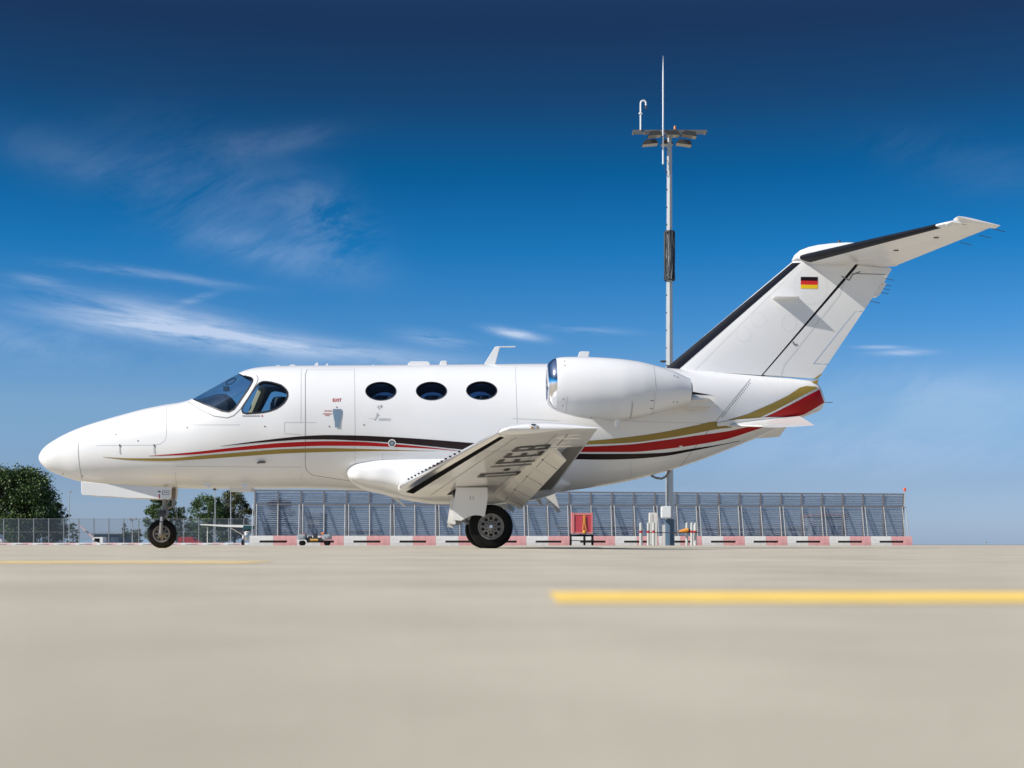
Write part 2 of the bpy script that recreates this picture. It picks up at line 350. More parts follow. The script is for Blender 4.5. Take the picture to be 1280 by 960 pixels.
def fuselage():
    v = []; f = []; fm = []
    b = MB()
    # outer skin
    ss = np.linspace(.004, math.sqrt(XEND-x0n), 210)
    xs = [x0n+s*s for s in ss[:70]]; xs += list(np.arange(xs[-1]+.035, XEND-.5, .035)); xs += list(np.arange(XEND-.5, XEND-.001, .012))+[XEND-.0005]
    b.loft([ring(x, 0) for x in xs], 0)
    # cabin and cockpit cavity
    xa, xb = at(214, 500, 0)[0], at(700, 500, 0)[0]
    rings = [ring(x, .045) for x in np.linspace(xa, xb, 60)]
    b.loft([r[::-1] for r in rings], 1)
    me = bpy.data.meshes.new('fuselage'); me.from_pydata(b.v, [], b.f)
    me.materials.append(paint); me.materials.append(liner)
    for p, k in zip(me.polygons, b.m): p.material_index = k
    # outward normals outside, inward in the cavity
    bm = bmesh.new(); bm.from_mesh(me); bmesh.ops.recalc_face_normals(bm, faces=bm.faces)
    bm.faces.ensure_lookup_table()
    inner = [q for q in bm.faces if q.material_index == 1]
    cav = inner[len(inner)//2]; zc = sect(cav.calc_center_median().x)[0]
    c = cav.calc_center_median(); toward = Vector((0, -c.y, zc-c.z))
    if cav.normal.dot(toward) < 0: bmesh.ops.reverse_faces(bm, faces=inner)
    bm.to_mesh(me); bm.free()
    fo = bpy.data.objects.new('fuselage', me); COL.objects.link(fo)
    cut = MB()
    cut.prism(wso, -2, 2); cut.prism(swo, -2, 2)
    for c in cwo: cut.prism(c, -2, 2)
    co = cut.build('cutter', liner, smooth=False)
    boolean(fo, co, 'DIFFERENCE')
    fo.data.shade_smooth(); fo.data.set_sharp_from_angle(angle=R(32)); fo.parent = jet
    bpy.data.objects.remove(co)
    # panes cut from a thin shell just inside the skin
    def pane(name, outl, y0, y1, mat, parent, xr):
        s = MB(); xs = np.linspace(xr[0], xr[1], 40)
        s.loft([ring(x, .010) for x in xs], 0); s.loft([ring(x, .016)[::-1] for x in xs[1:-1]], 0)
        so_ = obj(name, s.v, s.f, mat, smooth=False)
        bm = bmesh.new(); bm.from_mesh(so_.data)
        # split shells: inner one reversed
        bm.faces.ensure_lookup_table(); nf = len(bm.faces); n1 = 39*128+2
        bmesh.ops.recalc_face_normals(bm, faces=bm.faces[:n1]); bmesh.ops.recalc_face_normals(bm, faces=bm.faces[n1:]); bm.faces.ensure_lookup_table()
        bmesh.ops.reverse_faces(bm, faces=bm.faces[n1:]); bm.to_mesh(so_.data); bm.free()
        c = MB(); c.prism(outl, y0, y1); c_ = c.build('c', mat, smooth=False); boolean(so_, c_, 'INTERSECT'); bpy.data.objects.remove(c_)
        so_.data.shade_smooth(); so_.data.set_sharp_from_angle(angle=R(32)); so_.parent = parent
        return so_
    def xr(o): return (min(p[0] for p in o)-.15, max(p[0] for p in o)+.15)
    pane('windshield', wso, -2, 2, wglass, jet, xr(wso))
    for sgn in (-1, 1):
        pane('side_window', swo, min(0, 2*sgn), max(0, 2*sgn), wglass, jet, xr(swo))
        for c in cwo: pane('cabin_window', c, min(0, 2*sgn), max(0, 2*sgn), cglass, jet, xr(c))
    return fo
FUS = fuselage()
# ---- markings laid on the skin
def strip(name, mat, up, lo, parent, step=7, rows=3, both=True, off=.003):
    ux, uy = zip(*up); lx, ly = zip(*lo); fu = pchip(ux, uy); fl = pchip(lx, ly)
    xs0, xs1 = min(ux[0], lx[0]), max(ux[-1], lx[-1]); n = max(2, int((xs1-xs0)/step)); v = []; f = []
    for i in range(n+1):
        p = xs0+(xs1-xs0)*i/n; a, c = fu(p), max(fl(p), fu(p)+.05)
        for j in range(rows+1): v.append(onskin(*hit(p, a+(c-a)*j/rows), off))
    k = rows+1
    for i in range(n):
        for j in range(rows): f.append((i*k+j, (i+1)*k+j, (i+1)*k+j+1, i*k+j+1))
    o = obj(name, v, f, mat, parent)
    if both: mirror(o)
    return o
def fillpoly(name, mat, poly, parent, off=.003, both=True, n=5):
    """poly: list of quads rows [(left pts)...] given as two polylines"""
    a, b = poly; v = []; f = []
    def rs(p):
        u = np.linspace(0, len(p)-1, (len(p)-1)*5+1); k = np.arange(len(p)); return list(zip(np.interp(u, k, [q[0] for q in p]), np.interp(u, k, [q[1] for q in p])))
    if len(a) > 4 and n == 5: a, b = rs(a), rs(b); n = 12; off += .002
    m = len(a)
    for i in range(m):
        for j in range(n+1):
            t = j/n; v.append(onskin(*hit(a[i][0]+(b[i][0]-a[i][0])*t, a[i][1]+(b[i][1]-a[i][1])*t), off))
    for i in range(m-1):
        for j in range(n): f.append((i*(n+1)+j, (i+1)*(n+1)+j, (i+1)*(n+1)+j+1, i*(n+1)+j+1))
    o = obj(name, v, f, mat, parent)
    if both: mirror(o)
    return o
def dense(pts, step=3):
    out = []
    for (a, b) in zip(pts[:-1], pts[1:]):
        d = math.hypot(b[0]-a[0], b[1]-a[1]); n = max(1, int(d/step))
        out += [(a[0]+(b[0]-a[0])*i/n, a[1]+(b[1]-a[1])*i/n) for i in range(n)]
    return out+[pts[-1]]
def seam(lines, w, mat, parent, name='panel_seam', both=True, off=.0022):
    for pts in lines:
        b = MB(); P3 = [Vector(onskin(*hit(*p), off)) for p in dense(pts)]
        v = []; f = []
        for i, p in enumerate(P3):
            d = (P3[min(i+1, len(P3)-1)]-P3[max(i-1, 0)]).normalized(); n = nrm(p.x, p.z); s = d.cross(n).normalized()*w/2
            v += [p-s, p+s]
        for i in range(len(P3)-1): f.append((2*i, 2*i+1, 2*i+3, 2*i+2))
        b.add(v, f)
        o = b.build(name, mat, parent)
        if both: mirror(o)
    return o
strip('gold_stripe', goldm, [(128.6,571.3),(166.5,572.9),(208.7,572.6),(250,569.6),(293,566.2),(360,561.2),(410,560.2),(444,560.8),(489,562.2),(545,564)],
      [(128.6,571.6),(166.5,575.2),(208.7,576.2),(250,574),(293,571),(360,566.5),(410,564.9),(444,564.3),(489,563.8),(545,564.2)], FUS)
strip('red_stripe', redm, [(186,569.8),(237,565.6),(293,559.3),(360,553),(410,551.4),(444,552),(489,554.9),(537,559.2),(575,563.8)],
      [(186,570.2),(237,568.3),(293,563.4),(360,558.8),(410,557.2),(444,557.3),(489,558.6),(537,560.9),(575,564.2)], FUS)
strip('black_stripe', blackm, [(276,557.6),(320,551.5),(360,546.8),(382,544.9),(410,543.8),(444,544.3),(489,546.3),(537,549.4),(589,553.6),(640,557),(717,566.3)],
      [(276,558),(320,553.6),(360,550.6),(382,549.4),(410,549.4),(444,550.7),(489,553.2),(537,557.8),(589,563),(640,567),(717,573.8)], FUS)
strip('black_stripe', blackm, [(717,567),(754.6,567.3),(786,567.2),(827.5,566),(869,560.2),(900,555.6),(925,550.6)],
      [(717,574),(754.6,574.5),(786,573.7),(827.5,570.4),(869,562.8),(900,556.6),(925,551)], FUS)
strip('red_stripe', redm, [(712,558.6),(727.5,558.3),(786,555.6),(827.5,550.6),(869,544.7),(907,539.5),(940,533),(960,531)],
      [(712,564.6),(727.5,565),(786,564.9),(827.5,561.7),(869,556),(907,549),(940,538.6),(960,532)], FUS)
strip('gold_stripe', goldm, [(718,551.8),(733.8,551),(786,546.2),(827.5,540.2),(869,531.8),(894,526.8),(903,531),(915,533.8)],
      [(718,555.8),(733.8,555.5),(786,553.4),(827.5,548.5),(869,541.6),(899,536),(915,534.4)], FUS)
fillpoly('gold_stripe', goldm, ([(909,525),(935,517.5),(965,504.5),(985,494.5),(1000,484.5),(1008,482.5),(1020,483.6)],
                                  [(930,524.5),(950,521.6),(968,513.5),(985,504.5),(1000,496.2),(1010,491),(1022,485.2)]), FUS)
fillpoly('red_stripe', redm, ([(956,521.2),(970,514.9),(985,507.4),(1000,499.6),(1012,493),(1024,487)],
                                [(985,521),(998,519.8),(1005,517.6),(1013,513.4),(1021,508.8),(1030,503)]), FUS)
seam([[(99,535),(97.7,560),(99,580),(103,602)]], .006, seamm, FUS)
seam([[(208,505),(208,545),(205.5,551),(200,555),(190,556.3),(120,557)],
      [(376.5,460),(376,528)], [(355.5,528),(395,528)],[(355.5,528),(355.5,542),(376,542.8)], [(376.5,592),(377,600)],
      [(444,590),(443,460)], [(384,462),(440,462)], [(219,590),(221,609)],[(219,583),(378,584)], [(644,457),(646.5,530)],
      [(478,566),(479,612)], [(788,575),(789,600)], [(240,531),(300,531)],[(640,523),(700,526)],[(740,523),(800,527),(880,529)]], .0045, faintm, FUS)
seam([[(384,462),(381.6,468),(381.6,583),(384,589),(391,594),(430,600),(440,601)], [(938,474),(880,545),(850,583)]], .006, seamm, FUS)
seam([[(235,502.5),(250,512),(267,520),(284,522.4),(292,519.5),(300,512),(310,497.5),(322,477),(322.5,473),(320.5,469.5)]], .009, seamm, FUS, off=.003)
def rim(name, outl_px, w):
    return seam([outl_px+[outl_px[0]]], w, P('window_rim', (.02,.02,.025), .4), FUS, name, off=.0035)
rim('side_window_rim', SW, .022)
seam([WS[1:14]], .02, P('windshield_rim', (.02,.02,.022), .4), FUS, 'windshield_rim', off=.0035)
for c in CW: rim('cabin_window_rim', c, .012)
# rivet row on the tail cone
def dots(pts, r, mat, name='fastener', both=True, parent=None):
    b = MB()
    for p in pts:
        x, z = hit(*p); c = Vector(onskin(x, z, .004)); n = nrm(x, z); a = n.cross(Vector((0,0,1))).normalized(); q = n.cross(a)
        v = [c+n*.001]+[c+(a*math.cos(t)+q*math.sin(t))*r for t in [i*math.pi/4 for i in range(8)]]
        b.add(v, [(0, i+1, (i+1) % 8+1) for i in range(8)])
    o = b.build(name, mat, parent or FUS)
    if both: mirror(o)
dots([(903+34*(1-i/19), 521-42*(1-i/19)) for i in range(20)], .008, decaldk)
for q_ in [(145,543),(172.5,551),(103.5,595),(79,592),(234,534.5),(331,533),(421,509),(411.6,533),(455,531)]: dots([q_], .009, decaldk)
dots([(860+4*i, 463+i*.45) for i in range(22)], .004, faintm)
gmk = P('latch_grey', (.5,.5,.52), .4)
for x in (150, 193):
    fillpoly('latch', gmk, ([(x-.9,556),(x-.9,567)], [(x+.9,556),(x+.9,567)]), FUS, off=.006)
    fillpoly('latch', decaldk, ([(x-.8,555.5),(x-.8,558)], [(x+.8,555.5),(x+.8,558)]), FUS, off=.009)
# door handle
fillpoly('door_handle', handlem, ([(416.2,511.5),(416.2,516),(417.2,522),(418.6,528),(418.8,534.5)], [(427,511.5),(427,516),(426,522),(424.6,528),(424.4,534.5)]), FUS, off=.007)
fillpoly('handle_grip', seamm, ([(416.4,514),(416.4,515.1)], [(426.8,514),(426.8,515.1)]), FUS, off=.009)
# emblem, drawn as ring and centre
def disc(px, py, r, mat, off, name, sq=1):
    fillpoly(name, mat, ([(px-r*math.cos(t), py+r*math.sin(t)) for t in np.linspace(-1.5, 1.5, 9)], [(px+r*math.cos(t), py+r*math.sin(t)) for t in np.linspace(-1.5, 1.5, 9)]), FUS, off=off)
disc(490, 553.9, 5, paint, .0045, 'emblem_ring'); disc(490, 553.9, 3.6, decaldk, .006, 'emblem_disc'); disc(490, 553.9, 2.3, handlem, .0075, 'emblem_centre')
def rects(rs, mat, name, off=.004, both=False):
    b = MB()
    for (x0, y0, x1, y1) in rs:
        v = [onskin(*hit(x, y), off) for x, y in ((x0,y0),(x1,y0),(x1,y1),(x0,y1))]; b.add(v, [(0,1,2,3)])
    b.build(name, mat, FUS, smooth=False)
def word(txt, x0, y0, x1, y1, mat, name, bold=0, both=False):
    cu = bpy.data.curves.new('t', 'FONT'); cu.body = txt; cu.offset = bold
    t = bpy.data.objects.new('t', cu); COL.objects.link(t); bpy.context.view_layer.update()
    me = bpy.data.meshes.new_from_object(t.evaluated_get(bpy.context.evaluated_depsgraph_get())); bpy.data.objects.remove(t)
    co = np.array([v.co[:] for v in me.vertices]); lo = co.min(0); hi = co.max(0)
    for v in me.vertices:
        u = (v.co.x-lo[0])/(hi[0]-lo[0]); w = (v.co.y-lo[1])/(hi[1]-lo[1])
        v.co = onskin(*hit(x0+(x1-x0)*u, y1+(y0-y1)*w), .004)
    me.materials.clear(); me.materials.append(mat); o = bpy.data.objects.new(name, me); COL.objects.link(o); o.parent = FUS; return o
word('EXIT', 415.8, 498.2, 426.8, 502.2, decalred, 'exit_marking', .02)
pk = P('pale_red_marking', (.55,.22,.20), .5)
rects([(405,513,414.8,514),(403.5,516.6,414.8,517.6),(406,518.6,412,519.5)], pk, 'door_instruction_marking')
gm = P('grey_marking', (.30,.31,.33), .5)
rects([(472.5,507,474,508.2),(475.6,506.2,476.4,510),(477,506.4,477.6,509.5),(471.5,508.5,473,509.6),(473.4,510,474.4,511.8),(471,516,471.8,518.6),(471.8,518.4,474,519.2),(470.6,519,471.8,521.4),(469.4,521.4,470.4,523.4),(473,523,488.5,523.4),(473,524.6,488,525.2),(461,523,467,523.3)], gm, 'logo_marking')
rects([(468,523.8,469.2,525.2)], decaldk, 'logo_marking')
rects([(303.4+i*2.2, 519.4, 304.9+i*2.2, 520.5) for i in range(10)], decaldk, 'small_lettering'); rects([(326.8,519,328.6,520.8)], decalred, 'small_red_square')
rects([(849,557,853,558.4)], paint2, 'hatch_mark', .005)
# pitot and static bits under the stripe
b = MB(); x, z = hit(324, 578); y = surf(x, z); b.tube([(x,y,z),(x-.01,y-.06,z-.01)], .012, 8); b.tube([(x-.02,y-.06,z-.008),(x+.09,y-.055,z+.004)], .012, 8); b.build('pitot_probe', steel, jet)
b = MB(); rr = []; 
x0, z0 = hit(320, 577.5); fillpoly('probe_mount', decaldk, ([(324,575.8),(331.5,575.8)], [(324,578.6),(330.5,578.6)]), FUS, off=.008)

# belly fairing
FT = [(432.8,586.5),(434,583),(435.8,580.5),(445.6,574.5),(456.6,571.8),(473,569.2),(489.4,568),(520,567.9),(600,567),(660,570),(690,580),(716,600)]
FB = [(432.8,595),(434,598.5),(435.8,601.5),(445.6,607.5),(456.6,611),(473,614.5),(489.4,619),(520,625),(545,627.5),(620,628),(665,624),(690,618),(716,606)]
FW = [(432.8,.61),(434,.66),(435.8,.70),(441,.75),(445.6,.775),(456.6,.80),(473,.84),(489.4,.86),(520,.92),(620,.93),(665,.84),(690,.70),(716,.42)]
xf0 = at(432.8, 590, -.85)[0]
f1, f2 = [pchip([math.sqrt(max(0, at(p, q, -.85)[0]-xf0)) for p, q in T_], [at(p, q, -.85)[1] for p, q in T_]) for T_ in (FT, FB)]
f3 = pchip([math.sqrt(max(0, at(p, 600, -.85)[0]-xf0)) for p, q in FW], [q for p, q in FW])
b = MB(); rings = []
xe = at(716, 600, -.85)[0]
for s in np.linspace(0, math.sqrt(xe-xf0), 60):
    t, bo, w = f1(s), f2(s), f3(s); zc = (t+bo)/2; h = (t-bo)/2; n = 72; r_ = []
    for j in range(n):
        a = 2*math.pi*(j+.5)/n; ca, sa = math.cos(a), math.sin(a); e = 2/3.0
        r_.append((xf0+s*s, w*math.copysign(abs(ca)**e, ca), zc+h*math.copysign(abs(sa)**e, sa)))
    rings.append(r_)
b.loft(rings); b.build('belly_fairing', paint, jet, ang=50)

# ---- wings (left one measured, right one mirrored)
def naca(c, t): return 5*t*(.2969*math.sqrt(c)-.1260*c-.3516*c*c+.2843*c**3-.1015*c**4)
YR, YT = -.55, -6.42
LEr = at(499, 609.5, -.92); LEt = at(623.5, 540.5, YT); TEr = at(691, 612, -.92); TEt = at(747, 535.8, YT)
def wing_sec(y):
    k = (y+.92)/(YT+.92); le = [LEr[i]+(LEt[i]-LEr[i])*k for i in (0, 1)]; te = [TEr[i]+(TEt[i]-TEr[i])*k for i in (0, 1)]
    return le, te, .150-.025*k
def wpt(y, c, lower=True, off=0):
    le, te, t = wing_sec(y); ch = te[0]-le[0]; h = naca(c, t)*ch
    camber = .018*ch*4*c*(1-c)
    return (le[0]+ch*c, y, le[1]+(te[1]-le[1])*c+camber+(-h*.85-off if lower else h*1.1+off))
cs = [((1-math.cos(math.pi*i/34))/2) for i in range(35)]
def wring(y, c1=1.0):
    up = [wpt(y, c*c1, False) for c in cs[::-1]]; lo = [wpt(y, c*c1, True) for c in cs[1:]]
    return up+lo
HINGE = .735
wing = empty('wing_holder'); bpy.data.objects.remove(wing)
b = MB(); ys = np.linspace(YR, YT, 28); b.loft([wring(y) for y in ys]); WING = b.build('wing', paint, jet, ang=28)
# tip fairing
b = MB(); rings = []
for i in range(9):
    t = i/8*math.pi/2; y = YT-.003-.20*math.sin(t); s = max(math.cos(t), .05)
    base = wring(YT); le, te, _ = wing_sec(YT); zc = (le[1]+te[1])/2+.005
    rings.append([(p[0]+(1-s)*.10*(1-(p[0]-le[0])/.9), y, zc+(p[2]-zc)*(s**.8)) for p in base])
b.loft(rings); TIP = b.build('wing_tip', paint, WING, ang=40)
# wing nav light on the tip
le, te, _ = wing_sec(YT)
xl, zl = at(667.5, 535.4, YT-.17)
b = MB(); b.ball((xl, YT-.150, zl+.005), .085, .05, .038); b.build('nav_light_bezel', steel, WING)
b = MB(); b.ball((xl+.005, YT-.170, zl+.005), .066, .045, .028); b.build('nav_light', lens, WING)
b = MB(); b.ball((xl-.02, YT-.19, zl+.003), .022, .02, .012); b.ball((xl+.03, YT-.19, zl+.003), .016, .02, .01); b.build('nav_lamp', P('lamp_amber', (.75,.45,.12), .2, metal=.6), WING)
# polished leading edge and boot
def surf_strip(name, mat, parent, y0, y1, cu, cl, off, n=30, m=6):
    v = []; f = []
    seq = [(cu*(1-i/m)**2, False) for i in range(m)]+[(cl*(i/m)**2, True) for i in range(m+1)]
    for y in np.linspace(y0, y1, n):
        for c, lo in seq:
            p = Vector(wpt(y, c, lo)); le_ = Vector(wpt(y, .25, True))*.5+Vector(wpt(y, .25, False))*.5
            d = (p-le_); d.y = 0; d.normalize(); d = Vector((d.x, 0, d.z*1.0)) if c < .02 else Vector((0, 0, -1 if lo else 1))
            v.append(p+d*off)
    k = len(seq)
    for i in range(n-1):
        for j in range(k-1): f.append((i*k+j, (i+1)*k+j, (i+1)*k+j+1, i*k+j+1))
    return obj(name, v, f, mat, parent, ang=50)
surf_strip('leading_edge', chrome, WING, -.96, YT+.02, .05, .035, .004)
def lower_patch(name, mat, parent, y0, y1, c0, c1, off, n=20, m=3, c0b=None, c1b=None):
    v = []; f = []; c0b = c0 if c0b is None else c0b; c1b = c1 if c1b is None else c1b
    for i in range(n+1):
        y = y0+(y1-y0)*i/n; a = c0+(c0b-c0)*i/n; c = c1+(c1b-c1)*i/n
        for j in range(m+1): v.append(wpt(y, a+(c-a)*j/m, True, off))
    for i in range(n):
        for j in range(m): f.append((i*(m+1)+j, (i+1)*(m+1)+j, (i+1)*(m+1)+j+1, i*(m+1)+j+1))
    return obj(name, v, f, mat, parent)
lower_patch('deice_boot', P('wing_boot_black', (.005,.005,.006), .85, spec=.02), WING, -1.0, YT+.12, .036, .085, .004)
# small row of vortex generators above the leading edge
b = MB()
for y in np.linspace(-1.5, -4.6, 14):
    p = wpt(y, .012, False); b.box(p[0]-.015, p[0]+.015, y-.01, y+.01, p[2]-.002, p[2]+.014)
b.build('vortex_generator', boot, WING, smooth=False)
# lower skin seams, hatches
b = MB()
def wl(y0, c0, y1, c1, w=.006, off=.003):
    v = []; n = 14
    for i in range(n+1):
        y = y0+(y1-y0)*i/n; c = c0+(c1-c0)*i/n; p = Vector(wpt(y, c, True, off))
        le_, te_, _ = wing_sec(y); ch = te_[0]-le_[0]
        if abs(y1-y0)/max(1e-6, abs(c1-c0)*ch) > 1: v += [p+Vector((-w/2,0,0)), p+Vector((w/2,0,0))]
        else: v += [p+Vector((0,-w/2,0)), p+Vector((0,w/2,0))]
    b.add(v, [(2*i, 2*i+1, 2*i+3, 2*i+2) for i in range(n)])
wl(-1, .2, YT+.1, .2); wl(-1, .60, YT+.1, .60); wl(-2.3, .1, -2.3, .7); wl(-3.4, .1, -3.4, .7); wl(-4.5,.1,-4.5,.7); wl(-5.3,.1,-5.3,.98, .012); wl(-6.2,.1,-6.2,.98)
wl(-5.3, .73, -6.2, .73, .012)
b.build('wing_seam', seamm, WING)
# aileron hinge fairings
for y in (-5.45, -6.0):
    b = MB(); p = wpt(y, .70, True); b.ball((p[0]+.06, y, p[2]-.004), .12, .007, .010)
    b.build('hinge_fairing', paint2, WING)
# flap: a deflected panel in four sections
def hinge_pt(k): 
    a = at(620, 621.5, -1.02); c = at(682, 556.5, -5.15); a2 = at(651, 636.5, -1.02); c2 = at(708, 575.5, -5.15)
    y = -1.02+(-5.15+1.02)*k
    h = Vector((a[0]+(c[0]-a[0])*k, y, a[1]+(c[1]-a[1])*k)); t = Vector((a2[0]+(c2[0]-a2[0])*k, y, a2[1]+(c2[1]-a2[1])*k)); return h, t
ks = [0, .16, .40, .70, 1.0]
for i in range(4):
    b = MB(); k0, k1 = ks[i]+.002, ks[i+1]-.002; rings = []
    tilt = 0
    for k in (k0, k1):
        h, t = hinge_pt(k); d = (t-h); nrm_ = Vector((d.z, 0, -d.x)).normalized()
        if nrm_.z > 0: nrm_ = -nrm_
        rr_ = []
        for c, q in ((0,.0),(.15,.02),(.5,.012),(1,.003)): rr_.append(h+d*c+nrm_*q*.4)
        for c, q in ((1,.004),(.5,.035),(.15,.05),(0,.045)): rr_.append(h+d*c-nrm_*q)
        rings.append(rr_)
    b.loft(rings); FL = b.build('flap', paint2, WING, ang=25)
    km = (k0+k1)/2; b = MB(); h, t = hinge_pt(km); d = t-h
    n_ = Vector((d.z,0,-d.x)).normalized(); n_ = -n_ if n_.z > 0 else n_
    b.tube([h+d*.30+n_*.006+Vector((0,-.05,0)), h+d*.30+n_*.006+Vector((0,.05,0))], .009, 6)
    h0 = hinge_pt(k0)[0]; hh1 = hinge_pt(k1)
    for q0, q1 in ((h+d*.30, hinge_pt(k0+(k1-k0)*.5)[0]+d*.97), (hinge_pt(k0+.02)[0]+d*.34, hinge_pt(k1-.02)[0]+d*.30)):
        b.tube([q0+n_*.006, q1+n_*.006], .0035, 5)
    b.build('flap_hinge', seamm, WING)
# flap cove strip behind the deflected flap
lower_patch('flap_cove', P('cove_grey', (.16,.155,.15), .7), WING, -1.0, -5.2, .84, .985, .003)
# flat dark patch on the skin, painting the shade of the gear bay
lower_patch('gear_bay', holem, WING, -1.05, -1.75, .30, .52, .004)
# registration under the left wing
LET = {'D': [(0,0,.17,1),(0,0,.8,.14),(0,.86,.8,1),(.68,.1,.88,.9)], '-': [(.15,.42,.75,.56)], 'I': [(.35,0,.58,1)],
       'F': [(0,0,.2,1),(0,.86,.86,1),(0,.44,.7,.58)], 'E': [(0,0,.2,1),(0,0,.86,.14),(0,.86,.86,1),(0,.44,.7,.58)],
       'B': [(0,0,.2,1),(0,0,.76,.14),(0,.86,.76,1),(0,.43,.76,.57),(.66,.08,.86,.47),(.66,.53,.86,.92)]}
b = MB(); yy = -3.0
for ch in 'D-IFEB':
    wv = .40 if ch not in '-I' else .28
    for (x0, z0, x1, z1) in LET[ch]:
        # text height runs from trailing side (0) to leading side (1)
        v = []; f = []; n = 6
        for i in range(n+1):
            for j in range(2):
                y = yy-wv*(x0+(x1-x0)*j); hh = z0+(z1-z0)*i/n
                v.append(wpt(y, .665-.32*hh, True, .010))
        b.add(v, [(2*i, 2*i+1, 2*i+3, 2*i+2) for i in range(n)])
    yy -= wv+.10
REG = b.build('registration_lettering', P('registration_black', (.012,.012,.014), .4), WING)
mirror_src = WING
w2 = bpy.data.objects
def mirror_wing():
    reg = None
    o = mirror(WING)
    for ch in list(o.children):
        if ch.name.startswith('registration'): bpy.data.objects.remove(ch)
mirror_wing()

# ---- nacelles
NY = -1.38
NT = [(683.6,460),(684.4,456),(687,452.5),(691,449.3),(696,447.6),(706.7,446.4),(725,446.2),(744,446.8),(773,448.7),(798,452),(821,457.6),(840,463.4),(862.3,473.2)]
NB = [(683.6,501),(684.4,504.5),(687,508),(691,511.5),(696,513.8),(706.7,517.2),(725,521.8),(744,524.6),(773,526),(798,522.8),(821,516.8),(840,511.4),(862.3,504)]
b = MB(); rings = []
npts = []
for (p, q), (_, r_) in zip(NT, NB):
    xx, zt = at(p, q, NY); _, zb = at(p, r_, NY); npts.append((xx, zt, zb))
xn0 = npts[0][0]
g1 = pchip([math.sqrt(p[0]-xn0) for p in npts], [p[1] for p in npts]); g2 = pchip([math.sqrt(p[0]-xn0) for p in npts], [p[2] for p in npts])
def nring(x, k=1.0, n=64):
    s = math.sqrt(max(0, x-xn0)); t, bo = g1(s), g2(s); zc = (t+bo)/2; h = (t-bo)/2*k
    return [(x, NY+h*.98*math.cos(2*math.pi*j/n), zc+h*math.sin(2*math.pi*j/n)) for j in range(n)]
xlip = at(694.5, 480, NY)[0]; xnz = npts[-1][0]
b.loft([nring(x) for x in np.linspace(xlip, xnz, 50)]+[nring(xnz, .93), nring(xnz-.25, .85)], cap=False)
NAC = b.build('engine_nacelle', paint, jet, ang=40)
b = MB(); sl_ = np.linspace(0, math.sqrt(xlip-xn0), 12)
rings = [nring(xn0+s*s) for s in sl_[::-1]]
rings += [nring(xn0+.02, .93)] ; 
r0 = nring(xn0, 1)
cz = sum(p[2] for p in r0)/len(r0)
for dx, rad in ((.005,.205),(.03,.195),(.08,.19),(.2,.20),(.34,.21)):
    rings.append([(xn0+dx, NY+rad*math.cos(2*math.pi*j/64), cz+rad*math.sin(2*math.pi*j/64)) for j in range(64)])
rings = rings[:12]+rings[13:]
b.loft(rings, cap=False); b.build('intake_lip', chrome, NAC, ang=60)
b = MB(); cz2 = cz
b.lathe([(.002,.14),(.03,.16),(.055,.2),(.07,.27)], 'x', (xn0,NY,cz2), 24)
for i in range(19):
    a = 2*math.pi*i/19; v = []
    for r_, tw in ((.06,.7),(.13,.9),(.203,1.1)):
        for s_ in (-.5, .5):
            aa = a+s_*.16; v.append((xn0+.27+s_*.06*tw, NY+r_*math.cos(aa), cz2+r_*math.sin(aa)))
    b.add(v, [(0,1,3,2),(2,3,5,4)])
b.build('fan', alu, NAC)
b = MB(); b.lathe([(.001,.36),(.215,.36)], 'x', (xn0,NY,cz2), 32); b.build('duct_end', holem, NAC)
r1 = nring(xnz); cz3 = sum(p[2] for p in r1)/64
b = MB(); b.lathe([(.13,-.24),(.125,-.02),(.105,.02),(.10,.0),(.10,-.3)], 'x', (xnz,NY,cz3), 32); b.build('exhaust_nozzle', steel, NAC)
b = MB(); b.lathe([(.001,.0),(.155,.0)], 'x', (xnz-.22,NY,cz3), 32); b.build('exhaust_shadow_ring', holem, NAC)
b = MB(); xx, zz = at(771.5, 528, NY); b.lathe([(.036,.06),(.034,-.02),(.026,-.065)], 'z', (xx,NY,zz), 16, cap=True); b.build('drain_mast', paint, NAC)
def nseam(pxs, w=.006, mat=seamm):
    b = MB()
    for px, a0, a1 in pxs:
        x = at(px, 480, NY)[0]; s = math.sqrt(x-xn0); t, bo = g1(s), g2(s); zc = (t+bo)/2; h = (t-bo)/2+.002; v = []
        n = 40
        for i in range(n+1):
            a = R(a0+(a1-a0)*i/n); v += [(x-w/2, NY-h*.98*math.cos(a)-.0, zc+h*math.sin(a)), (x+w/2, NY-h*.98*math.cos(a), zc+h*math.sin(a))]
        b.add(v, [(2*i, 2*i+1, 2*i+3, 2*i+2) for i in range(n)])
    b.build('nacelle_seam', mat, NAC)
nseam([(706.7,-90,-28),(786,-90,-25),(814.5,-90,90)], .005, faintm)
nseam([(787,-80,-30)], .004, seamm)
b = MB()
for (px, py) in ((814,501),(816,501),(814,510),(816,510),(843,502),(848,501.6),(844,469),(848,470.5),(706,451),(706,457),(704,499),(704,507),(741,524.5)):
    x, z = at(px, py, NY-.25); s = math.sqrt(x-xn0); t, bo = g1(s), g2(s); zc = (t+bo)/2; h = (t-bo)/2
    z = min(max(z, zc-h*.97), zc+h*.97); yq = NY-math.sqrt(max(0, h*h-(z-zc)**2))*.985
    b.ball((x, yq, z), .008, .006, .008, nu=6, nv=4)
b.build('nacelle_fastener', decaldk, NAC)
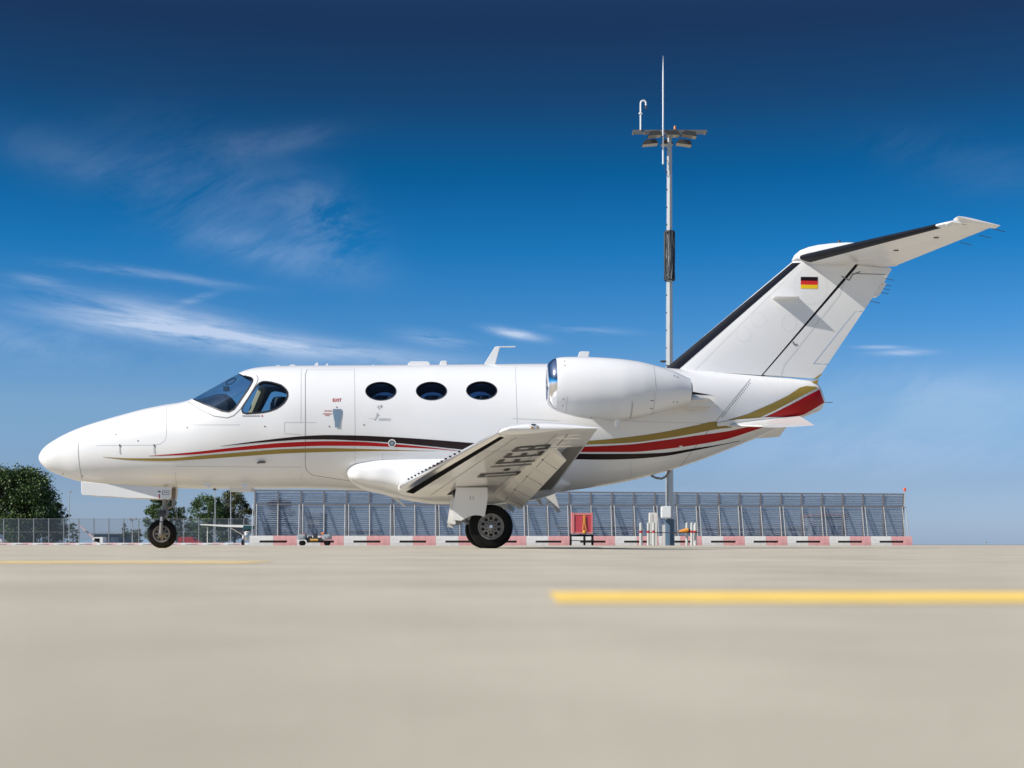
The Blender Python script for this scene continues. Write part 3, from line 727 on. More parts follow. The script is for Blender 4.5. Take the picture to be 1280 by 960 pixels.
# small round fairing seen by the intake and pylon between nacelle and body
b = MB(); rings = []
for y in np.linspace(-.35, -1.30, 10):
    k = (y+.35)/(-.95); xa, za = at(712+6*k, 492, y); xb_, zb_ = at(897-10*k, 497, y); r_ = []
    ch = xb_-xa; zc = at(800, 499, NY)[1]+.0
    for c in cs[::-1]: r_.append((xa+ch*c, y, zc+naca(c, .075)*ch*1.0+.02))
    for c in cs[1:]: r_.append((xa+ch*c, y, zc-naca(c, .085)*ch*1.1+.02))
    rings.append(r_)
b.loft(rings); PYL = b.build('engine_pylon', paint, jet, ang=40)
def outline_wedge():
    b = MB(); q = [(850,493),(894.5,495.2),(887.5,509.5),(850,507)]
    rings = []
    for y, g in ((-.62, 1), (-1.16, 1)):
        r_ = []
        for p in q:
            x, z = at(p[0], p[1], -1.1); cx_, cz_ = at(870, 501, -1.1); r_.append((cx_+(x-cx_)*g, y, cz_+(z-cz_)*g))
        rings.append(r_)
    b.loft(rings); o = b.build('pylon_fairing', paint2, jet, ang=30); mirror(o)
    b = MB(); x0_, z0_ = at(862, 493, -1.1); x1_, z1_ = at(893.5, 495.1, -1.1)
    b.add([(x0_,-1.115,z0_+.004),(x0_,-.55,z0_+.004),(x1_,-.55,z1_+.004),(x1_,-1.115,z1_+.004),(x0_,-1.115,z0_+.04),(x0_,-.55,z0_+.04)], [(0,1,2,3),(0,4,5,1),(4,3,2,5),(0,3,4),(1,5,2)])
    o = b.build('heat_shield', blackm, jet, smooth=False); mirror(o)  # black wedge painting the shadow gap above the pylon
outline_wedge()
mirror(NAC); mirror(PYL)

# ---- fin and rudder
def fin_loft(name, lower, upper, mat, parent, thick_l, thick_u, zn=14, c0=0., c1=1., off=0):
    """lower/upper = (LE px, TE px) pairs; c0..c1 portion of the chord"""
    b = MB(); rings = []
    (l0, t0), (l1, t1) = lower, upper
    for i in range(zn+1):
        k = i/zn
        le = [at(*l0, 0)[j]*(1-k)+at(*l1, 0)[j]*k for j in (0,1)]; te = [at(*t0, 0)[j]*(1-k)+at(*t1, 0)[j]*k for j in (0,1)]
        ch = te[0]-le[0]; th = thick_l*(1-k)+thick_u*k; r_ = []
        cc = [c0+(c1-c0)*q for q in cs]
        for c in cc[::-1]: r_.append((le[0]+ch*c, naca(c, th/ch)*ch+off+.0008, le[1]+(te[1]-le[1])*c))
        for c in cc: r_.append((le[0]+ch*c, -naca(c, th/ch)*ch-off-.0008, le[1]+(te[1]-le[1])*c))
        rings.append(r_)
    b.loft(rings); return b.build(name, mat, parent, ang=40)
low = ((829.5,462.5),(1022.5,474.2)); upp = ((993,325),(1117,330))
# chord fraction of the hinge line
FIN = fin_loft('vertical_stabilizer', low, upp, paint, jet, .19, .13, c1=.625)
RUD = fin_loft('rudder', ((829.5,462.5),(1022.5,473.2)), ((991.5,331.5),(1115,336)), paint, jet, .185, .125, c0=.637)
fin_loft('deice_boot', ((829.5,462.5),(1022.5,474.2)), ((988.6,329),(1115,334)), boot, FIN, .196, .136, c0=0, c1=.085, off=.002)
fin_loft('hinge_gap', ((829.5,462.5),(1022.5,473.2)), ((992,326),(1116,331)), holem, FIN, .150, .10, c0=.60, c1=.66)
def fin_y(x, z):
    zl, zu = at(925,468,0)[1], at(1055,327.5,0)[1]; k = (z-zl)/(zu-zl)
    le = at(*low[0],0)[0]*(1-k)+at(*upp[0],0)[0]*k; te = at(*low[1],0)[0]*(1-k)+at(*upp[1],0)[0]*k
    ch = te-le; c = min(max((x-le)/ch, .001), 1); th = .19*(1-k)+.13*k; return -naca(c, th/ch)*ch
def fin_poly(name, mat, pts, parent, off=.004, both=True, nx=1, ny=1):
    b = MB(); v = []
    p0, p1, p2, p3 = pts
    for i in range(nx+1):
        for j in range(ny+1):
            u = i/nx; w = j/ny
            px = (p0[0]*(1-u)+p1[0]*u)*(1-w)+(p3[0]*(1-u)+p2[0]*u)*w; py = (p0[1]*(1-u)+p1[1]*u)*(1-w)+(p3[1]*(1-u)+p2[1]*u)*w
            x, z = at(px, py, -.07); v.append((x, fin_y(x, z)-off, z))
    b.add(v, [(i*(ny+1)+j, (i+1)*(ny+1)+j, (i+1)*(ny+1)+j+1, i*(ny+1)+j+1) for i in range(nx) for j in range(ny)])
    o = b.build(name, mat, parent)
    if both: mirror(o)
    return o
for k, m_ in enumerate((blackm, P('flag_red', (.62,.02,.02), .4), flagy)):
    fin_poly('flag_band', m_, [(1001,346+4.9*k),(1022.4,346.3+4.9*k),(1022,346.3+4.9*(k+1)),(1000.7,346+4.9*(k+1))], FIN, nx=4)
def fin_line(pts, w=.006, mat=faintm, parent=FIN, off=.004):
    b = MB()
    for (a, c) in zip(pts[:-1], pts[1:]):
        d = math.hypot(c[0]-a[0], c[1]-a[1]); n = max(2, int(d/6)); v = []
        for i in range(n+1):
            x, z = at(a[0]+(c[0]-a[0])*i/n, a[1]+(c[1]-a[1])*i/n, -.07); dx, dz = (c[1]-a[1])/d*w/2, (c[0]-a[0])/d*w/2
            v += [(x-dx, fin_y(x, z)-off, z-dz), (x+dx, fin_y(x, z)-off, z+dz)]
        b.add(v, [(2*i, 2*i+1, 2*i+3, 2*i+2) for i in range(n)])
    o = b.build('skin_seam', mat, parent); mirror(o)
fin_line([(868,463.5),(998,334)], .004); fin_line([(852,464),(868,463.5),(950,472.5)], .005)
fin_line([(1008,331),(1052,331.5),(1058,330)], .004); fin_line([(1066,341.5),(1108,342)], .010, seamm, FIN, .006)
fin_line([(991,427),(994,431.5),(997,430)], .02, seamm, RUD); fin_line([(1052,345),(1062,350),(1066,343),(1076,339)], .016, seamm, FIN, .006)
fin_line([(975,473),(980,456),(1050,368),(1056,352)], .005, faintm, RUD)
fin_line([(1018,454),(1070,389),(1080,388)], .007, P('blue_grey_seam', (.25,.38,.60), .5), RUD); fin_line([(1018,454),(1038,454.5)], .007, P('blue_grey_seam', (.25,.38,.60), .5), RUD)
def dotring(cx, cy, r, n=18):
    b = MB()
    for i in range(n):
        a = 2*math.pi*i/n; x, z = at(cx+r*math.cos(a), cy+r*1.05*math.sin(a), -.07); b.ball((x, fin_y(x, z)-.002, z), .004, .004, .004, nu=6, nv=4)
    b.build('rivet_ring', faintm, FIN)
for c in ((929,418,9),(948,400,9),(986,403.5,9.5),(1013,358,21)): dotring(*c, n=20 if c[2] < 12 else 40)
fin_poly('rudder_gold_band', goldm, [(1018,473),(1023,473),(1030.5,465.5),(1027,467)], RUD, nx=2, ny=2)
# base of the rudder on the tail cone
b = MB(); rings = []
for px, w_ in ((965,.11),(985,.10),(1005,.075),(1018,.045),(1022,.02)):
    xt, zt = at(px, 475.2, 0); _, zb_ = at(px, 490, 0); rings.append([(xt,-w_,zb_),(xt,w_,zb_),(xt,w_*.8,zt),(xt,-w_*.8,zt)])
b.loft(rings); b.build('tail_cone_cap', paint, jet, ang=30)
b = MB(); q = [(1004,483),(1023.6,474.3),(1018.5,484.5)]
for yy_ in (-.078,): 
    b.prism([at(p[0], p[1], -.07) for p in q], -.080, .080)
b.build('cap_gold_band', goldm, jet, smooth=False)
# fin tip bullet
b = MB(); rings = []
B1 = [(990,325,326),(993,319,327),(1000,313,328),(1010,309,330),(1022,306.2,331),(1040,304,331.5),(1058,303,332),(1075,303.6,332),(1090,307,332),(1105,314,333),(1117,322,333),(1122,329,332)]
for i, (px, t_, bo_) in enumerate(B1):
    x, zt = at(px, t_, 0); _, zb_ = at(px, bo_, 0); zc = (zt+zb_)/2; h = (zt-zb_)/2; w = min(.115, .02+.03*i, .02+.04*(len(B1)-1-i))
    rings.append([(x, w*math.cos(2*math.pi*j/24), zc+h*math.sin(2*math.pi*j/24)) for j in range(24)])
b.loft(rings); b.build('fin_tip_fairing', paint, jet, ang=50)
b = MB(); x, z = at(1049, 302.5, 0); b.lathe([(.02,-.02),(.018,.02),(.005,.03)], 'z', (x,0,z), 10, cap=True); b.build('tail_beacon', steel, jet)
# ---- horizontal stabilizer
HL0 = at(1000, 323, -.08); HL1 = at(1184.5, 279.5, -2.42); HT0 = at(1119, 329.5, -.08)
HTt = at(1247, 283, -2.55)
zt0 = HL0[1]; ztip = HL1[1]
def hsec(y, c, s):
    k = (y+.08)/(-2.42+.08); lx = HL0[0]+(HL1[0]-HL0[0])*k; lz = HL0[1]+(HL1[1]-HL0[1])*k
    tx = HT0[0]+.02+(HTt[0]-HT0[0]-.02)*k; ch = tx-lx; t = .11
    return (lx+ch*c, y, lz+.012+s*naca(c, t)*ch)
def hring(y, c0, c1, defl=0, hc=.62):
    r_ = []
    cc = [c0+(c1-c0)*q for q in cs]
    seq = [(c, 1) for c in cc[::-1]]+[(c, -1) for c in cc]
    piv = hsec(y, hc, 0)
    for c, s in seq:
        p = hsec(y, c, s); dx, dz = p[0]-piv[0], p[2]-piv[2]
        r_.append((piv[0]+dx*math.cos(defl)+dz*math.sin(defl), y, piv[2]-dx*math.sin(defl)+dz*math.cos(defl)+s*.001))
    return r_
b = MB(); b.loft([hring(y, 0, .61) for y in np.linspace(0, -2.42, 14)]); HS = b.build('horizontal_stabilizer', paint, jet, ang=30)
b = MB(); b.loft([hring(y, .622, 1.0, R(11)) for y in np.linspace(-.16, -2.425, 12)]); EL = b.build('elevator', paint, jet, ang=30)
# horn at the tip belongs to the elevator
b = MB(); rings = []
for i, y in enumerate(np.linspace(-2.43, -2.60, 6)):
    sq = 1-.0*i; r_ = []
    hx, hz = at(1196, 271.5, -2.55); ex, ez = at(1248.5, 282.8, -2.55); th = .05*math.sqrt(max(.08, 1-(max(0, i-2)/3.1)**2))
    for c in cs[::-1]: r_.append((hx+(ex-hx)*c, y, hz+(ez-hz)*c+naca(c, .12)*.5*th/.05))
    for c in cs: r_.append((hx+(ex-hx)*c, y, hz+(ez-hz)*c-naca(c, .12)*.5*th/.05-.001))
    rings.append(r_)
b.loft(rings); b.build('elevator_horn', paint, EL, ang=40)
b = MB(); rings = []
for i, y in enumerate(np.linspace(-2.40, -2.52, 5)):
    lx, lz = at(1180+i*1.2, 280, -2.42); s = 1-.16*i
    rings.append([(lx+.02+.10*(1+math.cos(t)), y, lz+.005+.035*s*math.sin(t)) for t in np.linspace(0, 2*math.pi, 17)[:-1]])
b.loft(rings); b.build('stabilizer_tip', paint, HS, ang=50)
b = MB(); rings = []
for y in np.linspace(-.08, -2.25, 16):
    r_ = []
    for c, s in [(.085*(1-i/7)**2, 1) for i in range(7)]+[(.11*(i/7)**2, -1) for i in range(8)]:
        p = hsec(y, c, s); off = .004; r_.append((p[0]-off*(1 if c < .02 else .1), y, p[2]+s*off))
    rings.append(r_)
b.loft(rings, cap=False, closed=False); b.build('deice_boot', boot, HS, ang=50)
b = MB()
for (y, c) in ((-.9,.60),(-1.7,.60)):
    p = hsec(y, c, -1); b.box(p[0]-.03, p[0]+.03, y-.012, y+.012, p[2]-.012, p[2]+.01)
b.build('elevator_hinge', steel, HS, smooth=False)
mirror(HS); mirror(EL)
# little vane on the fin
b = MB(); rings = []
for y in np.linspace(-.05, -.22, 5):
    k = (y+.05)/-.17; x0_, z0_ = at(967+2*k, 370.6, -.2); x1_, z1_ = at(1002-3*k, 369.8, -.2)
    rings.append([(x0_+(x1_-x0_)*c, y, z0_+naca(c, .16)*(x1_-x0_)*(1-.6*k)*.5) for c in cs[::-1]]+[(x0_+(x1_-x0_)*c, y, z0_-naca(c, .16)*(x1_-x0_)*(1-.6*k)*1.0) for c in cs])
b.loft(rings); o = b.build('fin_vane', paint, jet, ang=40); mirror(o)
# static wicks
b = MB()
for (px, py, yl) in ((1243,286,-2.55),(1226,294,-2.1),(1202,303,-1.7)):
    x, z = at(px, py, yl); b.tube([(x-.02,yl,z),(x+.13,yl,z-.035)], .004, 5)
for (px, py) in ((1107,348.5),(1103,355.5),(1101.5,360.5),(1099.5,365.5),(1089,377)):
    x, z = at(px, py, 0); b.tube([(x-.03,0,z+.008),(x+.12,0,z-.02)], .004, 5)
x, z = at(1029, 503, 0); b.tube([(x-.02,0,z),(x+.13,0,z)], .004, 5)
b.build('static_wick', steel, jet)
b = MB(); b.prism([at(1104,354,0), at(1108,354,0), at(1099,369,0), at(1094,369,0)], -.02, .02); b.build('rudder_tab', paint2, jet, smooth=False)
# ---- ventral strakes
def strake():
    b = MB(); Yo = -1.02
    r0 = [(896,530.5),(1000,519.5)]; r1 = [(935,533.5),(1016.5,531.6)]
    rings = []
    for k in np.linspace(0, 1, 6):
        y = -.16*(1-k)+Yo*k; le = [at(*r0[0], -.3)[i]*(1-k)+at(952, 533, Yo)[i]*k for i in (0,1)]; te = [at(*r0[1], -.2)[i]*(1-k)+at(1018, 531.6, Yo)[i]*k for i in (0,1)]
        ch = te[0]-le[0]; t = .05
        rings.append([(le[0]+ch*c, y, le[1]+(te[1]-le[1])*c+naca(c, t)*ch) for c in cs[::-1]]+[(le[0]+ch*c, y, le[1]+(te[1]-le[1])*c-naca(c, t)*ch-.001) for c in cs])
    b.loft(rings); o = b.build('ventral_strake', paint, jet, ang=40); mirror(o)
strake()
fillpoly('strake_root', paint2, ([(895,529),(920,524),(960,521),(996,520)], [(896,532.5),(921,530.5),(961,528.5),(990,526.5)]), FUS, off=.02)
# ---- antennas
def top_blade(name, pts, w, parent=jet, mat=paint, y0=0):
    b = MB(); b.prism([at(p[0], p[1], y0) for p in pts], y0-w/2, y0+w/2); o = b.build(name, mat, parent, smooth=False); return bevel(o, min(w*.25, .012), 2)
top_blade('antenna_plate', [(343.5,459),(345,457),(351,457),(352,459)], .10)
top_blade('antenna_plate', [(361,459),(362.5,456.2),(370,456.2),(371.5,459)], .10)
top_blade('vortex_fin', [(390.5,459),(396,453),(398,453.4),(398,459)], .02)
top_blade('vortex_fin', [(404,459),(409.5,454),(410.6,454.6),(410.3,459)], .02)
b = MB(); x, z = at(467, 457.4, 0); b.ball((x,0,z), .035, .035, .016); b.build('roof_dome', paint, jet)
top_blade('satellite_antenna', [(509,459),(511,453.4),(514,452.4),(534,452.4),(537.5,453.6),(538.5,459)], .16)
top_blade('gps_antenna', [(548.5,459),(550.6,451.2),(558.6,451.2),(560.5,459)], .10)
top_blade('blade_antenna', [(603,458.5),(619,433),(645,432.6),(645,434.1),(625,434.4),(618.5,458.5)], .035)
top_blade('tail_antenna', [(720,452),(724.5,439.2),(737,439.4),(735.5,452)], .04)
def under(name, pts, w, y0, mat=paint):
    b = MB(); b.prism([at(p[0], p[1], y0) for p in pts], y0-w/2, y0+w/2); return b.build(name, mat, jet, smooth=False)
under('belly_plate', [(288,609),(316,609),(315.6,614.6),(289.5,614.6)], .3, 0, paint2)
under('drain_fin', [(254.5,604.8),(264,604.8),(262.5,610.5)], .03, -.42)
under('drain_fin', [(300,604.8),(312,604.8),(306.5,610.8)], .03, -.42)
under('drain_fin', [(266,610),(270,610),(269.5,613.2),(267,613)], .03, 0, steel)
under('belly_antenna', [(484,618),(492,618),(508,633.6),(505.5,634)], .03, .2)
b = MB(); b.tube([(*[at(814,594.5,0)[0]], 0, at(814,594.5,0)[1]), (at(820,597,0)[0],0,at(820,597.4,0)[1]), (at(827,598.3,0)[0],0,at(827,598.3,0)[1]), (at(832,596,0)[0],0,at(832,596,0)[1]), (at(838,587.5,0)[0],0,at(838,587.5,0)[1])], .016, 10)
b.build('tail_skid_hoop', alu, jet)
# far flap tracks seen below the body
under('flap_track', [(677,613),(692,613),(700.5,640),(696,641)], .06, 1.6, paint2)
under('flap_track', [(664,618),(672,616),(679,632),(676,632.5)], .05, .9, paint2)
# belly intake slot
# ---- landing gear
def wheel(name, cx, cy, cz, r, w, parent, spokes=10, hub=.44, lite=0):
    b = MB(); prof = []
    hw = w/2
    for t in np.linspace(0, math.pi, 15):
        prof.append((r*.60+r*.40*math.sin(t)**.55, -hw*math.cos(t)*(1 if .3 < t < 2.84 else .92)))
    prof = [(r*.56,-hw*.62)]+prof+[(r*.56,hw*.62)]
    for g in (-.35, -.12, .12, .35): pass
    b.lathe(prof, 'y', (cx,cy,cz), 64); T = b.build(name, tyrem, parent, ang=50)
    b = MB(); rr = r*.60; f_ = -hw*.72
    b.lathe([(rr*1.0,f_*.9),(rr*.98,f_-.012),(rr*.90,f_-.012),(rr*.84,f_+.015),(rr*.80,f_+.045)], 'y', (cx,cy,cz), 48)
    b.lathe([(.002,f_-.02),(rr*.16,f_-.02),(rr*.24,f_-.008),(rr*.26,f_+.04)], 'y', (cx,cy,cz), 24)
    b.lathe([(rr*1.0,-f_*.9),(rr*.98,-f_+.012),(rr*.90,-f_+.012),(rr*.84,-f_-.015),(.01,-f_-.045)], 'y', (cx,cy,cz), 48)
    b.lathe([(rr*.24,f_+.0),(rr*.50,f_+.012),(rr*.84,f_+.018)], 'y', (cx,cy,cz), 48)
    hb = MB()
    for i in range(spokes):
        a = 2*math.pi*(i+.5)/spokes; ca, sa = math.cos(a), math.sin(a)
        hb.ball((cx+rr*.62*ca, cy+f_+.012, cz+rr*.62*sa), rr*.135, .012, rr*.135, nu=12, nv=6)
        hb.ball((cx+rr*.38*math.cos(a+.3), cy+f_+.006, cz+rr*.38*math.sin(a+.3)), rr*.06, .01, rr*.06, nu=8, nv=5)
        b.ball((cx+rr*.93*math.cos(a), cy+f_-.012, cz+rr*.93*math.sin(a)), rr*.03, .008, rr*.03, nu=6, nv=4)
    hb.build('rim_hole', holem, T)
    b.build('rim', alu, T, ang=50)
    b = MB(); b.lathe([(.002,f_+.05),(rr*.82,f_+.05)], 'y', (cx,cy,cz), 32); b.build('brake_disc', P('brake_dark', (.05,.05,.055), .6, metal=.5), T)
    b = MB(); b.lathe([(.002,f_-.032),(rr*.13,f_-.032),(rr*.17,f_-.018)], 'y', (cx,cy,cz), 20); b.build('hub_cap', chrome, T)
    return T
GY = -1.83
hx, hz = at(613.5, 657.0, GY); rt = .272; hz = rt-.004
wheel('main_wheel', hx, GY, hz, rt, .17, jet)
wheel('main_wheel', hx, -GY, hz, rt, .17, jet)
for s in (-1, 1):
    b = MB(); gy = 1.68*s*1.0
    xp, zp = at(585, 612, GY)
    b.tube([(xp,gy,zp+.1),(xp+.02,gy,.42)], .055, 14); b.tube([(xp+.02,gy,.42),(hx,gy,hz)], [.06,.045], 12); b.tube([(hx,gy,hz),(hx,1.85*s,hz)], .035, 12)
    b.tube([(xp+.16,gy,zp+.05),(xp+.18,gy,.36)], .03, 10)
    b.build('main_gear_leg', alu, jet)
    # door carried on the leg
    dpx = [(570.4,609.2),(609.6,609.2),(609.9,622),(605.9,646.4),(600,644.4),(595,643.9),(590,644.6),(585.8,646),(581,648.6),(576.7,651.2),(570,650.6),(566.3,650),(564.4,647.3),(565.4,638),(567.6,624.4)]
    b = MB(); b.prism([at(p[0], p[1], -1.98) for p in dpx], 0, .028); o = b.build('main_gear_door', paint, jet, smooth=False); bevel(o, .006, 2)
    for v in o.data.vertices:
        v.co.y = s*(1.985-v.co.y) + 0
    o.data.update()
    bm = bmesh.new(); bm.from_mesh(o.data); bmesh.ops.recalc_face_normals(bm, faces=bm.faces); bm.to_mesh(o.data); bm.free()
    b = MB(); q = [(563.8,624),(568,624),(569.5,654.8),(567.5,655.6),(559,653.6)]
    pts = [at(p[0], p[1], -1.9) for p in q]; b.prism(pts, s*1.70 if s > 0 else -1.95, s*1.95 if s > 0 else -1.70); b.build('door_edge_fairing', paint2, jet, smooth=False)
    b = MB()
    for (p, q) in ((588,621),(588,623.5),(591.5,621),(591.5,623.5)):
        x, z = at(p, q, -1.99); b.ball((x, s*1.988, z), .006, .004, .006, nu=8, nv=5)
    b.build('door_rivet', decaldk, jet)
    b = MB(); x0_, z0_ = at(570.6, 607.6, -1.98); x1_, _ = at(609.4, 607.6, -1.98); b.tube([(x0_,s*1.97,z0_+.0),(x1_,s*1.97,z0_+.0)], .014, 8); b.build('door_hinge', seamm, jet)
    b = MB(); x0_, z0_ = at(562, 612, -1.6); b.tube([(x0_,s*1.45,z0_+.08),(x0_+.14,s*1.66,.48)], .022, 8); b.build('gear_brace', steel, jet)
# nose gear
nx, nz = at(202.8, 664, 0); rn = .195; nz = rn-.003
wheel('nose_wheel', nx, 0, nz, rn, .12, jet, spokes=8)
b = MB(); sx, sz = at(206.5, 612, 0)
b.tube([(sx,0,sz+.12),(sx-.01,0,.52)], .030, 14); b.tube([(sx-.01,0,.56),(sx-.015,0,.40)], .042, 14)
b.build('nose_gear_strut', alu, jet)
b = MB()
for s in (-1, 1):
    y = s*.085; F_ = [at(200.3,638.8,0), at(209.6,638.8,0), at(208,646,0), at(205.3,654,0), at(201.4,653,0), at(200.4,645,0)]
    b.prism(F_, y-.015, y+.015)
b.box(F_[0][0], F_[1][0], -.1, .1, F_[0][1]-.05, F_[0][1]+.012); b.build('nose_fork', steel, jet, smooth=False)
b = MB(); p1 = at(203.4,653,0)
for s in (-1,1): b.tube([(p1[0],s*.092,p1[1]),(nx,s*.092,nz)], [.022,.026], 10)
b.tube([(nx,-.11,nz),(nx,.11,nz)], .022, 12); b.build('nose_axle', alu, jet)
b = MB(); b.box(at(202,0,0)[0], at(204.8,0,0)[0], -.106, -.101, at(0,651.5,0)[1], at(0,646,0)[1]); b.build('tow_limit_placard', paint, jet, smooth=False)
b = MB(); a1 = at(206,637,0); a2 = at(216.5,633,0); a3 = at(219,625,0); a0 = at(221,614,0)
b.tube([(a1[0],0,a1[1]),(a2[0],0,a2[1])], .018, 8); b.tube([(a2[0],0,a2[1]),(at(218,612,0)[0],0,at(218,610,0)[1])], .024, 8); b.tube([(at(214,622,0)[0],0,at(214,622,0)[1]),(at(205,634,0)[0],0,at(205,634,0)[1])], .014, 8)
b.tube([(a2[0],-.03,a2[1]),(at(221,640,0)[0],-.03,at(221,640,0)[1]),(at(222,650,0)[0],-.03,at(222,650,0)[1])], .010, 6)
b.build('torque_link', alu, jet)
b = MB(); b.prism([at(216.6,610.5,0), at(220.6,610.8,0), at(219.6,623.6,0), at(216.2,622,0)], -.10, -.06); b.build('gear_bay_bracket', P('bracket_brown', (.20,.15,.10), .6), jet, smooth=False)
for s in (-1, 1):
    q = [(101.6,602),(130,604.6),(160,606),(214.8,609),(212.9,624.2),(160,622.3),(139,620.7),(122,620),(112,619.2),(103,618.8),(101.8,616)]
    b = MB(); y = .24; b.prism([at(p[0], p[1], -y) for p in q], s*y-.011, s*y+.011); o = b.build('nose_gear_door', paint, jet, smooth=False); bevel(o, .004, 1)
b = MB(); X = lambda p, q: (at(p,q,-.24)[0], at(p,q,-.24)[1])
(a, c), (d, e) = X(203.6,614.2), X(211.4,618); 
for (p0, q0, p1_, q1) in ((203.4,613.4,211.6,613.8),(203.4,618,211.6,618.4),(203.2,613.4,203.6,618.4),(211.4,613.4,211.8,618.4),(205,615.4,210,615.9)):
    b.box(X(p0,q0)[0], X(p1_,q1)[0], -.2545, -.2525, X(p0,q1)[1], X(p0,q0)[1])
b.build('door_placard', decaldk, jet, smooth=False)
b = MB(); b.box(X(198.7,0)[0], X(200,0)[0], -.2545, -.2525, X(0,622.8)[1], X(0,617.6)[1]); b.build('door_red_mark', decalred, jet, smooth=False)
b = MB(); b.box(X(197.8,0)[0], X(201,0)[0], -.2545, -.2525, X(0,615)[1], X(0,613.4)[1]); b.build('door_mark', decaldk, jet, smooth=False)
# ---- cockpit and cabin interior
b = MB()
gx0, gz0 = at(252, 503, 0); gx1, gz1 = at(291, 515, 0); _, gt = at(280, 495.5, 0)
rings = []
for x_, top in ((gx0, gz0+.01), (at(262,0,0)[0], at(0,498,0)[1]), (at(275,0,0)[0], gt), (at(286,0,0)[0], gt+.005), (gx1, gt-.06)):
    rings.append([(x_,-.46,gz1-.3),(x_,.46,gz1-.3),(x_,.46,top-.06),(x_,.30,top),(x_,-.30,top),(x_,-.46,top-.06)])
b.loft(rings); b.build('glareshield', P('glareshield_navy', (.03,.04,.06), .7), jet, ang=40)
b = MB(); x_, z_ = at(283, 486, 0); b.box(x_-.035, x_+.035, -.05, .05, z_-.03, z_+.03); b.build('compass', liner, jet, smooth=False)
b = MB(); rr_ = [(at(292+6*math.cos(t),0,0)[0], -.25+.0*t, at(0,478+2.8*math.sin(t),0)[1]+.03*math.cos(t)) for t in np.linspace(0, 2*math.pi, 20)]
b.tube(rr_, .009, 6, cap=False); b.build('sun_visor', liner, jet)
def seat(px, zpx, y0, w=.46, mat=seatm, hpx=516, name='seat'):
    b = MB(); x_, zt = at(px, zpx, y0); z0_ = at(px, 575, 0)[1]
    rings = []
    for k, (dx, ww) in enumerate(((.0,.24),(.02,.24),(.05,.235),(.08,.22),(.10,.16))):
        zz_ = [z0_, z0_+.4, zt-.09, zt-.02, zt][k]; rings.append([(x_+dx+.09*math.cos(t), y0+ww*math.sin(t), zz_) for t in np.linspace(0, 2*math.pi, 17)[:-1]])
    b.loft(rings); b.box(x_-.42, x_+.02, y0-.24, y0+.24, z0_, z0_+.12); b.build(name, mat, jet)
for px in (476, 539, 602):
    for y in (-.40, .40):
        for d in (-8, 7): seat(px+d, 495.5, y)
for y in (-.34, .34): seat(342, 497, y, mat=P('pilot_seat', (.10,.10,.11), .7))
b = MB(); b.tube([(at(312,0,0)[0],.1,at(0,520,0)[1]), (at(328,0,0)[0],.1,at(0,482,0)[1])], .06, 8); b.build('cockpit_post', beige, jet)

# ---------------------------------------------------------------- apron background
ORD = ['first','second','third','fourth','fifth','sixth','seventh','eighth','ninth','tenth','eleventh','twelfth','thirteenth','fourteenth','fifteenth','sixteenth']
wht = P('barrier_white', (.80,.78,.75), .6, var=.08, vscale=3); pnk = P('barrier_faded_red', (.78,.40,.39), .6, var=.14, vscale=3)
def barrier():
    root = empty('traffic_barrier')
    L_, H, D = 3.24, .70, .45
    for name, mat, s in (('white_half', wht, -1), ('red_half', pnk, 1)):
        b = MB(); x1 = s*L_/2; 
        def bx(a, c, z0, z1, d0, d1):
            a, c = sorted((a, c)); 
            b.add([(a,-d0/2,z0),(c,-d0/2,z0),(c,d0/2,z0),(a,d0/2,z0),(a,-d1/2,z1),(c,-d1/2,z1),(c,d1/2,z1),(a,d1/2,z1)], [(0,3,2,1),(4,5,6,7),(0,1,5,4),(1,2,6,5),(2,3,7,6),(3,0,4,7)])
        e = s*.004
        bx(e, x1, 0, .20, D, D); bx(s*.95, x1, .202, .36, D-.03, D-.08); bx(e, x1, .362, H, D-.09, D-.22)
        b.build(name, mat, root, smooth=False)
    b = MB(); b.box(-.94, .94, -.05, .05, .204, .358); b.build('fork_slot', P('slot_dark', (.035,.035,.02), .9), root, smooth=False)  # dark box added inside the slot, its colour standing for the shade there
    return root
FX0, FY0 = far(312, 681, 106)[0], 106.0; FX1, FY1 = far(1139, 681, 114)[0], 114.0
fd = Vector((FX1-FX0, FY1-FY0, 0)); flen = fd.length; fd.normalize(); fa = math.atan2(fd.y, fd.x)
pb = barrier(); nb = 15; near_bar = ['beside the small parked propeller plane', 'left of the grey ground power cart', 'just right of the grey ground power cart', 'under the front of the wing fairing', 'left of the main wheels', 'behind the main wheels', 'right of the main wheels', 'left of the red trolley', 'behind the red trolley', 'left of the mast guard posts', 'by the foot of the light mast', 'right of the mast guard posts', 'third from the right end', 'next to last at the right end', 'at the right end of the row']
for i in range(nb):
    o = pb if i == 0 else copy_tree(pb)
    p = Vector((FX0, FY0, 0))+fd*(flen*(i+.5)/nb); o.location = p; o.rotation_euler = (0,0,fa); s = flen/nb/3.25; o.scale = (s, 1, 1)
    tag(o, f'{ORD[i]} red and white barrier from the left, {near_bar[i]}', 'barrier', 'red and white barriers along the blast fence')
fb = copy_tree(pb)
for ch in fb.children:
    ch.data = ch.data.copy(); nm = ch.name.split('.')[0]
    ch.data.materials[0] = P('far_'+nm, {'white_half': (.62,.60,.60), 'red_half': (.62,.44,.44)}.get(nm, (.3,.3,.28)), .8)
for i in range(13):
    o = fb if i == 0 else copy_tree(fb); x = far(-12+26.5*(i+.5), 681, 225)[0]; o.location = (x, 225, 0); o.rotation_euler = (0,0,0); o.scale = (1,1,.48)
    tag(o, f'{ORD[i]} far low barrier from the left in front of the mesh fence', 'barrier', 'distant barriers below the mesh fence')
